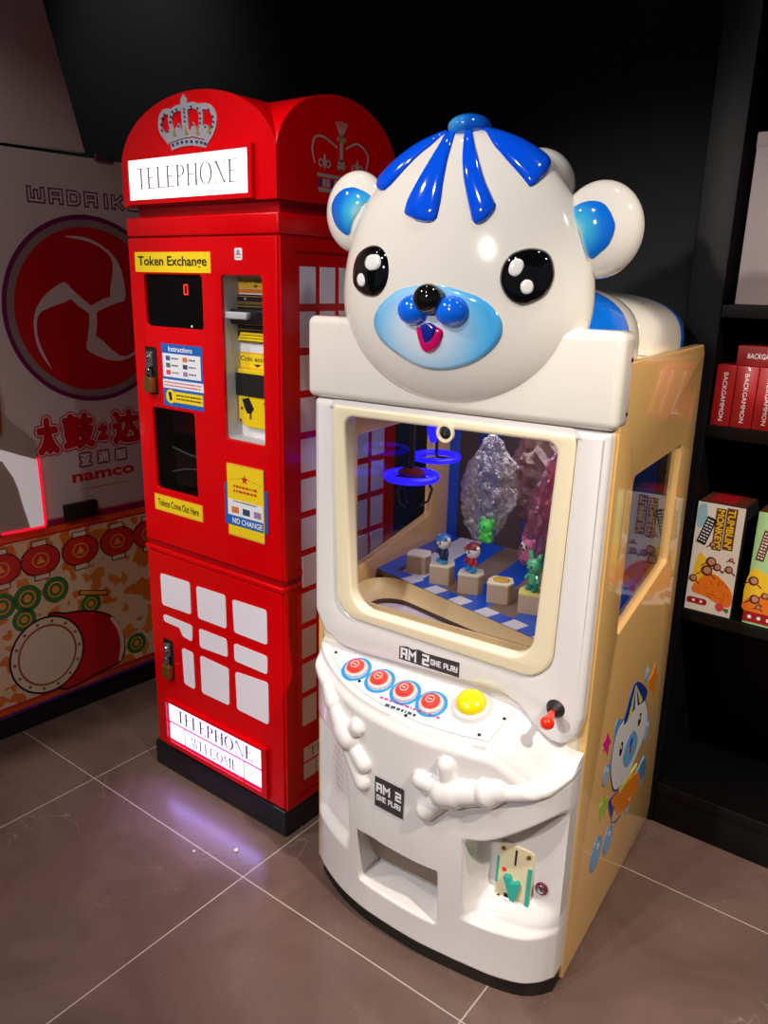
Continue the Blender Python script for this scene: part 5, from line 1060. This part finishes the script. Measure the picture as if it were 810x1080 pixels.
bag('prize_bag', 'small red and clear bag beside the right-hand window edge', [(1.0, .006), (.96, .03), (.88, .036), (.83, .024), (.815, .004)], -.190, .286, 'bag_red', .6, .0, 11)
def soft_toy(x, y, z, lab, m, m2, s=1.0):
    t = thing('soft_toy', lab, 'soft toy', wpos(x, y, z), BA - .3, 'little toys inside the film bags')
    g = G(); g.sphere((0, 0, .012 * s), (.014 * s, .011 * s, .014 * s), m, 18, 12)
    for sx in (-1, 1): g.sphere((sx * .011 * s, -.004, .006 * s), (.006 * s, .006 * s, .006 * s), m, 12, 8); g.sphere((sx * .012 * s, -.004, .02 * s), (.0055 * s, .005 * s, .0055 * s), m, 12, 8)
    g.obj('body', t)
    g = G(); g.sphere((0, -.002, .034 * s), (.017 * s, .014 * s, .0145 * s), m, 20, 14)
    for sx in (-1, 1): g.sphere((sx * .013 * s, 0, .046 * s), (.006 * s, .004 * s, .006 * s), m, 12, 8)
    hd_ = g.obj('head', t)
    g = G()
    for sx in (-1, 1): g.sphere((sx * .006 * s, -.0155 * s, .036 * s), (.0028 * s, .0016 * s, .0035 * s), m2, 10, 8)
    g.sphere((0, -.016 * s, .029 * s), (.004 * s, .0016 * s, .002 * s), m2, 10, 8); g.obj('face', hd_)
soft_toy(-.338, .235, .800, 'lime green toy at the bottom of the clear teardrop bag', 'toy_lime', 'toy_teal', 1.08)
soft_toy(-.237, .232, .778, 'white dark-eyed toy in the tip of the slim pink bag', 'toy_white', 'eye_black', 1.0)
soft_toy(-.193, .280, .826, 'pale yellow toy in the bag by the right window edge', 'toy_yellow', 'eye_black', .9)

# ------------------------------------------------------------------ drum game cabinet (left)
drum = thing('drum_game_cabinet', 'white and orange drum arcade cabinet with red swirl disc, at the left edge', 'arcade cabinet', (-2.13, 1.2, 0), math.radians(87))
g = G(); g.box(-.95, .012, 0, .42, .7, .072, 'black_matte', .004); g.obj('base', drum)
g = G(); g.box(-.95, .0, .072, .42, .7, .646, 'drum_orange', .004); low = g.obj('lower_cabinet', drum)
g = G(); g.M = FRONT(0); g.rect(-.93, .106, .41, .602, 0, .0012, 'art_patches'); g.rect(-.95, .602, .42, .607, 0, .0014, 'drum_red'); g.rect(-.95, .628, .42, .645, 0, .002, 'drum_magenta'); g.rect(-.95, .0735, .42, .081, 0, .003, 'strip_purple'); g.rect(-.95, .1, .42, .106, 0, .0016, 'drum_red')
for c, r_ in (((-.1174, .425), .042), ((-.0301, .4285), .041), ((-.1916, .4222), .040), ((.2273, .1618), .036), ((-.1331, .3624), .036), ((.0786, .3494), .034), ((-.31, .40), .04), ((-.42, .37), .04)):
    g.disc(c, r_, 0, .0017, 'drum_green'); g.ring(c, r_ * .62, r_ * .5, .0017, .002, 'lantern_gold'); g.disc(c, r_ * .28, .0017, .002, 'lantern_gold')
# a plain barrel drum lying on its side
bd = [(-.07, .343), (.0, .345), (.07, .33), (.14, .293), (.176, .234), (.185, .173), (.17, .12), (.10, .1065), (-.06, .1065)]
g.poly(spline(bd, 4), 0, .0019, 'ink_black'); g.poly(inset(spline(bd, 4), .006), 0, .0022, 'drum_red'); g.poly(spline([(.15, .28), (.176, .234), (.182, .173), (.168, .125), (.158, .125), (.168, .173), (.162, .23), (.14, .275)], 3), 0, .0025, 'art_cream')
fc = (-.075, .228); g.disc(fc, .118, 0, .0025, 'ink_black', .125, 40); g.disc(fc, .112, 0, .0028, 'art_cream', .119, 40); g.ring(fc, .093, .087, .0028, .0031, 'drum_wood', 40, 1.06)
for k in range(14): a = 2 * PI * k / 14; g.disc((fc[0] + .102 * math.cos(a), fc[1] + .108 * math.sin(a)), .005, .0028, .0033, 'drum_wood', n=10)
g.stroke([[(.05, .395), (.13, .372)]], .017, 0, .0022, 'ink_black'); g.stroke([[(.052, .3945), (.128, .3725)]], .012, 0, .0025, 'lantern_gold')
for u in (-.43, -.31, -.1847, -.0667, .059, .1852, .2998):
    c = (u, .532); g.disc(c, .061, 0, .0019, 'ink_black', .049, 30); g.disc(c, .057, 0, .0022, 'lantern_red', .045, 30)
    for s_ in (-1, 1): g.rect(u - .024, c[1] + s_ * .052 - .009, u + .024, c[1] + s_ * .052 + .009, 0, .0024, 'ink_black'); g.rect(u - .021, c[1] + s_ * .052 - .0065, u + .021, c[1] + s_ * .052 + .0065, 0, .0027, 'art_cream')
    g.ring(c, .026, .022, .0022, .0026, 'lantern_gold', 24, .9); g.poly([(u, c[1] + .014), (u + .014, c[1] - .01), (u - .014, c[1] - .01)], .0022, .0026, 'lantern_gold')
g.obj('festival_artwork', low, label='printed festival panel with lanterns and a plain drum')
g = G(); g.box(-.95, .002, .646, .42, .55, 1.657, 'panel_white', .004); up = g.obj('upper_panel', drum)
g = G(); g.M = FRONT(.002)
sq_text(g, 'WADAIKO', .006, 1.532, .335, 1.561, .0135, 0, .0006, 'drum_plum', .5); sq_text(g, 'WADAIKO', .006, 1.532, .335, 1.561, .0055, .0006, .001, 'panel_white', .5)
g.obj('title_lettering', up)
g = G(); g.M = FRONT(.002); dc = (.163, 1.2435)
g.ring(dc, .262, .249, 0, .0008, 'drum_plum', 72); g.ring(dc, .249, .229, 0, .0006, 'drum_grey', 72); g.disc(dc, .229, 0, .0008, 'drum_red', n=72)
for k in range(3):
    a = -2 * PI * k / 3; w2 = [(p[0] - dc[0], p[1] - dc[1]) for p in R['tomoe']['w2']] + [(-.01, -.0), (-.03, .05)]
    w2 = spline(w2[:9] + [(-.0608, .0344)], 3)
    g.poly([(dc[0] + x * math.cos(a) - y * math.sin(a), dc[1] + x * math.sin(a) + y * math.cos(a)) for x, y in w2], .0008, .0012, 'panel_white')
# small white heart of the swirl where the three commas meet
hp = []
for k in range(3):
    a = -2 * PI * k / 3
    for x, y in ((-.0783, .078), (-.0608, .0344), (-.04, .022), (-.018, .01)): hp.append((dc[0] + x * math.cos(a) - y * math.sin(a), dc[1] + x * math.sin(a) + y * math.cos(a)))
for k in range(3):
    a = -2 * PI * k / 3; q = [(-.0783, .0785), (-.067, .036), (-.045, .014), (-.012, -.008), (.0, .0), (-.0, .012), (-.03, .034), (-.048, .05)]
    g.poly([(dc[0] + x * math.cos(a) - y * math.sin(a), dc[1] + x * math.sin(a) + y * math.cos(a)) for x, y in q], .0008, .0014, 'panel_white')
g.obj('swirl_emblem', up)
g = G(); g.M = FRONT(.002)
for ch, q in zip('\u592a\u9f13\u4e4b\u8fbe', R['taiko']):
    a = avgrect(q); a = (a[0] + .006, a[1] + .006, a[2] - .004, a[3] - .004)
    g.text(ch, *a, 0, .0006, 'drum_red', .0, 0, 16, .0145); g.text(ch, *a, 0, .0010, 'panel_white', .0, 0, 16, .0105); g.text(ch, *a, 0, .0014, 'drum_red', .0, 0, 14, .0068)
for ch, q in zip('\u4e9a\u6d32\u7248', R['yazhou']):
    a = avgrect(q); a = (a[0] + .007, a[1] + .007, a[2] - .007, a[3] - .007); g.text(ch, *a, 0, .0006, 'drum_magenta', 0, 0, 14, .007); g.text(ch, *a, 0, .0010, 'panel_white', 0, 0, 8, .002)
a = avgrect(R['namco']); g.text('namco', a[0], a[1], a[2], a[3], 0, .0008, 'drum_red', .03)
squiggle_rows(g, .0822, .718, .2413, .7208, 1, 'drum_red', 0, .0008, .6, 3)
g.obj('name_lettering', up)
a = avgrect(R['blk']); g = G(); g.M = FRONT(.0); g.rect(a[0], a[1], a[2], a[3], 0, .018, 'black_matte', .003, .002); g.obj('latch_block', up)
g = G(); g.M = FRONT(0); g.rect(.203, 1.652, .258, 1.672, -.004, .006, 'steel', .002, .001); g.obj('hinge', drum)
ts_ = [(-.95, 1.66), (.178, 1.668), (.0907, 2.019), (.02, 2.28), (-.95, 2.28)]
g = G(); g.M = FRONT(.02); g.poly(ts_, 0, .02, 'panel_white', bev=.002); g.obj('header_board', drum)
so_ = R['sh_out']; lp_ = R['sh_lip']
g = G(); g.M = FRONT(0); g.poly([(-.7, so_[0][1] + .05)] + [tuple(p) for p in so_] + [(-.7, so_[-1][1])], 0, .012, 'shell_grey', bev=.004); dk = g.obj('side_shell', drum)
g = G(); g.M = FRONT(-.012); g.poly([(-.30, lp_[0][1] + .045)] + [tuple(p) for p in lp_] + [(-.2, lp_[-1][1] + .012), (-.30, lp_[-1][1] + .02)], 0, .003, 'lip_lit'); g.stroke([[(p[0] + .002, p[1]) for p in R['sh_red']]], .0075, 0, .0035, 'edge_red'); g.obj('shell_lip', dk, label='white lip with a red glowing edge')
g = G(); g.tube([(-.155, -.015, .93), (-.15, -.015, 1.02), (-.16, -.015, 1.12)], .012, 'drum_wood', 12); g.obj('stick_holder', drum)

# ------------------------------------------------------------------ shelf unit and games (right)
SX0, SX1, SY0, SY1, SH = -.575, .75, 1.846, 2.215, 2.5
shelf = thing('shelf_unit', 'tall black shelf unit behind the claw machine at the right', 'shelf', (0, 0, 0))
for x0, x1 in ((SX0, SX0 + .075), (SX1 - .03, SX1)):
    g = G(); g.box(x0, SY0, 0, x1, SY1, SH, 'shelf_black', .002); g.obj('side_panel', shelf)
g = G(); g.box(SX0 + .075, SY1 - .012, .1, SX1 - .03, SY1, SH, 'shelf_black'); g.obj('back_panel', shelf)
g = G(); g.box(SX0 + .075, SY0 + .002, 0, SX1 - .03, SY1 - .012, .115, 'shelf_black', .003); g.box(SX0 + .075, SY0 - .004, .092, SX1 - .03, SY0 + .002, .12, 'shelf_black', .002); g.obj('plinth', shelf)
for z in (.604, 1.049, 1.312, 1.95):
    g = G(); g.box(SX0 + .075, SY0 + .001, z - .028, SX1 - .03, SY1 - .012, z, 'shelf_black', .002); g.obj('shelf_board', shelf)
g = G(); g.box(SX0 + .075, SY0 + .16, SH - .03, SX1 - .03, SY1 - .012, SH, 'shelf_black'); g.obj('top_board', shelf)
FY = SY0 + .006
def red_box(x, w, lab, h=.1345):
    t = thing('board_game_box', lab, 'game box', (x, FY, 1.0495), 0, 'red boxes on the upper shelf'); g = G(); g.box(0, 0, 0, w - .001, .19, h, 'box_red', .0012, 2); g.obj('box_body', t)
    g = G(); g.M = FRONT(0); g.text('BACKGAMMON', w / 2 - .0045, .012, w / 2 + .0045, h - .016, 0, .0004, 'sticker_white', 0, 90); g.obj('spine_lettering', t)
red_box(-.4935, .0415, 'red backgammon box standing upright, nearest the claw machine'); red_box(-.4515, .0455, 'red backgammon box standing upright, second from the claw machine'); red_box(-.4055, .0455, 'red backgammon box standing upright, cut by the right picture edge')
t = thing('board_game_box', 'red backgammon box lying flat on top of the upright ones', 'game box', (-.458, FY + .008, 1.1848), 0, 'red boxes on the upper shelf'); g = G(); g.box(0, 0, 0, .2, .16, .042, 'box_red_top', .0015, 2); g.obj('box_body', t)
g = G(); g.M = FRONT(0); g.text('BACKGAMMON', .022, .016, .10, .027, 0, .0004, 'sticker_white'); g.obj('spine_lettering', t)
def mk_box(x, lab, face, main):
    w, h = .106, .268; t = thing('board_game_box', lab, 'game box', (x, FY, .6045), 0, 'picture boxes on the lower shelf'); g = G(); g.box(0, 0, 0, w, .23, h, 'box_side', .0015, 2); bo = g.obj('box_body', t)
    g = G(); g.M = FRONT(0); g.rect(.001, .001, w - .001, h - .001, 0, .0005, face)
    g.M = TOP(h); g.rect(.003, .003, w - .003, .227, 0, .0004, 'art_brown'); g.rect(.02, .02, w - .03, .12, .0004, .0006, 'box_red')
    g.M = FRONT(0); rnd = random.Random(3)
    if main:
        g.poly(spline([(.004, .255), (.02, .262), (.024, .225), (.012, .205), (.003, .215)], 4), 0, .0008, 'art_sky')
        g.poly(spline([(.02, .145), (.05, .11), (.06, .07), (.03, .05), (.01, .08)], 4), 0, .0008, 'art_yellow')
        g.poly(spline([(.012, .05), (.03, .085), (.055, .10), (.08, .088), (.102, .062), (.102, .03), (.08, .028), (.05, .04)], 5), 0, .0011, 'art_orange')
        for k in range(14): u = rnd.uniform(.03, .095); v = rnd.uniform(.04, .08); g.stroke([[(u, v), (u + rnd.uniform(-.012, .012), v + rnd.uniform(-.012, .012))]], .0016, .0011, .0013, 'ink_red')
        g.rect(.043, .158, .064, .258, 0, .0009, 'ink_brown', .001); g.rect(.066, .163, .089, .262, 0, .0009, 'ink_brown', .001)
        g.text("TUMBLIN'", .069, .166, .086, .259, 0, .0012, 'art_yellow', .03, 90); g.text('MONKEYS', .046, .161, .062, .255, 0, .0012, 'art_yellow', .03, 90)
        g.M = FRONT(0) @ Matrix.Translation((.027, .2, 0)) @ Matrix.Rotation(-.28, 4, 'Z'); g.rect(-.011, -.034, .011, .034, 0, .0009, 'ink_black', .001); squiggle_rows(g, -.008, -.03, .008, .03, 8, 'sticker_white', 0, .0011, .4, 5); g.M = FRONT(0)
        for (u, v, r_) in ((.047, .128, .012), (.04, .105, .013), (.062, .118, .009), (.088, .118, .009), (.045, .17, .007), (.012, .08, .009), (.09, .142, .005)):
            g.disc((u, v), r_, 0, .0014, 'art_brown', n=16); g.disc((u + r_ * .1, v + r_ * .05), r_ * .66, 0, .0016, 'art_face', n=14); g.stroke([[(u - r_, v - r_ * .5), (u - r_ * 1.7, v - r_ * 1.1)], [(u + r_ * .8, v - r_ * .6), (u + r_ * 1.6, v - r_ * 1.2)]], .0022, 0, .0014, 'art_brown')
        g.poly(rrect(.004, .018, .05, .033, .006), 0, .0012, 'box_red'); g.disc((.020, .0255), .0035, 0, .0014, 'sticker_white', n=10); g.disc((.037, .0255), .0035, 0, .0014, 'sticker_white', n=10)
        g.poly(spline([(.07, .025), (.082, .034), (.09, .02), (.078, .012)], 4), 0, .0013, 'note_red'); g.poly(spline([(.088, .02), (.1, .022), (.098, .012)], 4), 0, .0013, 'drum_green')
    else:
        g.poly(spline([(.004, .13), (.05, .125), (.105, .16), (.105, .03), (.004, .03)], 4), 0, .0007, 'art_yellow'); g.poly(spline([(.004, .06), (.05, .075), (.105, .06), (.105, .03), (.004, .03)], 4), 0, .0009, 'art_orange')
        for (u, v, r_) in ((.012, .105, .011), (.02, .062, .011), (.04, .075, .008), (.03, .045, .006), (.07, .1, .012), (.085, .07, .01)):
            g.disc((u, v), r_, 0, .0014, 'art_brown', n=16); g.disc((u + r_ * .1, v + r_ * .05), r_ * .66, 0, .0016, 'art_face', n=14); g.stroke([[(u - r_, v - r_ * .5), (u - r_ * 1.7, v - r_ * 1.1)], [(u + r_ * .8, v - r_ * .6), (u + r_ * 1.6, v - r_ * 1.2)]], .0022, 0, .0014, 'art_brown')
        g.M = FRONT(0) @ Matrix.Translation((.022, .19, 0)) @ Matrix.Rotation(-.14, 4, 'Z'); g.rect(-.009, -.036, .009, .036, 0, .0009, 'ink_brown', .001); squiggle_rows(g, -.006, -.033, .006, .033, 9, 'sticker_white', 0, .0011, .4, 8); g.M = FRONT(0)
        g.rect(.001, .006, w - .001, .031, 0, .0012, 'box_red')
        for u in (.015, .035, .055, .08): g.disc((u, .0185), .0045, 0, .0014, 'sticker_white', n=10)
    g.obj('cover_print', bo, label='printed cover with small brown monkeys')
mk_box(-.4945, 'white monkey game box with yellow vertical title, nearest the claw machine', 'box_white', True)
mk_box(-.3630, 'pale green monkey game box at the right picture edge', 'art_green', False)
t = thing('carton', 'large plain pinkish white carton on the highest visible shelf', 'carton', (-.4775, FY + .002, 1.3125)); g = G(); g.box(0, 0, 0, .36, .25, .338, 'carton_pink', .003, 2); g.obj('carton_body', t); g = G(); g.box(-.0008, -.0008, .31, .3608, .2508, .3395, 'carton_pink', .002, 2); g.obj('carton_lid', t)
t = thing('wrapped_package', 'black glossy wrapped package on top of the pinkish white carton', 'package', (-.455, FY + .03, 1.6523)); g = G(); g.box(0, 0, 0, .24, .18, .26, 'black_gloss', .05, 5); g.obj('wrapped_body', t)
g = G(); g.tube([(.0, .02, .03), (-.002, .015, .12), (.004, .02, .22), (.03, .03, .255)], .004, 'black_gloss', 8); g.obj('seam_fold', t)

# small litter on the floor
def bit(x, y, r_, lab):
    g = G(); g.lathe([(r_ * .8, 0), (r_, r_ * .25), (r_ * .75, r_ * .6), (r_ * .35, r_ * .75)], (0, 0), 'bit_pale', 14); o = g.obj('litter_bead'); o.location = (x, y, .0002); tag(o, lab, 'litter', 'pale bits on the floor')
bit(-1.255, 1.084, .0065, 'pale round bead on the floor, nearer the claw machine'); bit(-1.332, 1.017, .004, 'tiny pale bead on the grout line before the red kiosk')

# ------------------------------------------------------------------ light
def spot(name, loc, power, color, angle=120, blend=.6, radius=.045, aim=None):
    l = bpy.data.lights.new(name, 'SPOT'); l.energy = power; l.color = color; l.spot_size = math.radians(angle); l.spot_blend = blend; l.shadow_soft_size = radius
    o = bpy.data.objects.new(name, l); COL.objects.link(o); o.location = loc
    d = Vector(aim) - Vector(loc) if aim else Vector((0, 0, -1)); o.rotation_euler = d.to_track_quat('-Z', 'Y').to_euler(); return o
WARM = (1.0, .88, .74); NEUT = (1.0, .95, .9)
spot('downlight_kiosk', (-2.3, -.3, 2.85), 80, NEUT, 52, .5, aim=(-1.42, 1.2, .7))
spot('downlight_claw', (-1.2, -.8, 2.85), 96, NEUT, 52, .5, aim=(-.78, 1.2, .65))
spot('front_fill', (-1.05, -1.9, 2.15), 165, NEUT, 38, .5, .06, aim=(-.85, 1.2, .85))  # low frontal fill added to brighten the bear's face and shell
spot('downlight_right', (1.1, .5, 2.85), 270, WARM, 37, .5, aim=(-.34, 1.5, .5))
spot('downlight_bear', (-.25, .9, 2.85), 22, NEUT, 104, .4)
spot('downlight_roof', (-1.35, .95, 2.85), 7, WARM, 58, .6)
spot('wall_fill', (-3.1, 1.45, 2.9), 15, NEUT, 84, .9, aim=(-3.1, 2.24, 2.15))  # unseen wash added to lift the left of the back wall
spot('drum_fill', (-.7, -.35, 2.85), 24, NEUT, 34, .6, aim=(-2.13, 1.2, 1.05))  # unseen fill added to lift the drum cabinet's panel
spot('downlight_floor', (-1.2, -.1, 2.85), 14, WARM, 78, .5)
spot('downlight_aisle', (.35, .75, 2.85), 20, WARM, 60, .5)
l = bpy.data.lights.new('floor_patch_fill', 'AREA'); l.shape = 'RECTANGLE'; l.size = .37; l.size_y = .012; l.energy = .24; l.color = (.36, .28, 1.0); l.spread = math.radians(110); o = bpy.data.objects.new('floor_patch_fill', l); COL.objects.link(o); o.location = (-1.45, 1.176, .098); o.rotation_euler = (Vector((.05, -.12, -.09))).to_track_quat('-Z', 'Y').to_euler(); o.rotation_euler = (math.radians(-50), 0, 0)  # added lamp without a fixture, tints the floor violet before the kiosk
l = bpy.data.lights.new('cabinet_fill', 'AREA'); l.energy = 1.4; l.size = .3; l.color = (1.0, .9, .85); o = bpy.data.objects.new('cabinet_fill', l); COL.objects.link(o); o.location = wpos(-.3, .28, 1.09)  # unseen fill added under the roof to brighten the prizes
w = bpy.data.worlds.new('hall_air'); w.use_nodes = True; sc.world = w
w.node_tree.nodes['Background'].inputs[0].default_value = (.9, .85, 1.0, 1); w.node_tree.nodes['Background'].inputs[1].default_value = .06

# ------------------------------------------------------------------ camera
cam = bpy.data.cameras.new('camera'); co = bpy.data.objects.new('camera', cam); COL.objects.link(co); sc.camera = co
cam.sensor_fit = 'HORIZONTAL'; cam.sensor_width = 36; cam.lens = 36 * 833.7485 / 810; cam.clip_start = .02
r_ = Vector((0.791349, 0.610952, 0.022479)); u_ = Vector((-0.187540, 0.207590, 0.960070)); f_ = Vector((-0.581890, 0.763966, -0.278854))
co.matrix_world = Matrix(((r_.x, u_.x, -f_.x, 0), (r_.y, u_.y, -f_.y, 0), (r_.z, u_.z, -f_.z, 1.34123), (0, 0, 0, 1)))
sc.view_settings.view_transform = 'Standard'; sc.view_settings.look = 'None'; sc.view_settings.gamma = 1; sc.view_settings.exposure = 0.0; sc.view_settings.use_curve_mapping = False
sc.cycles.use_denoising = True
sc.cycles.max_bounces = 10; sc.cycles.transparent_max_bounces = 24
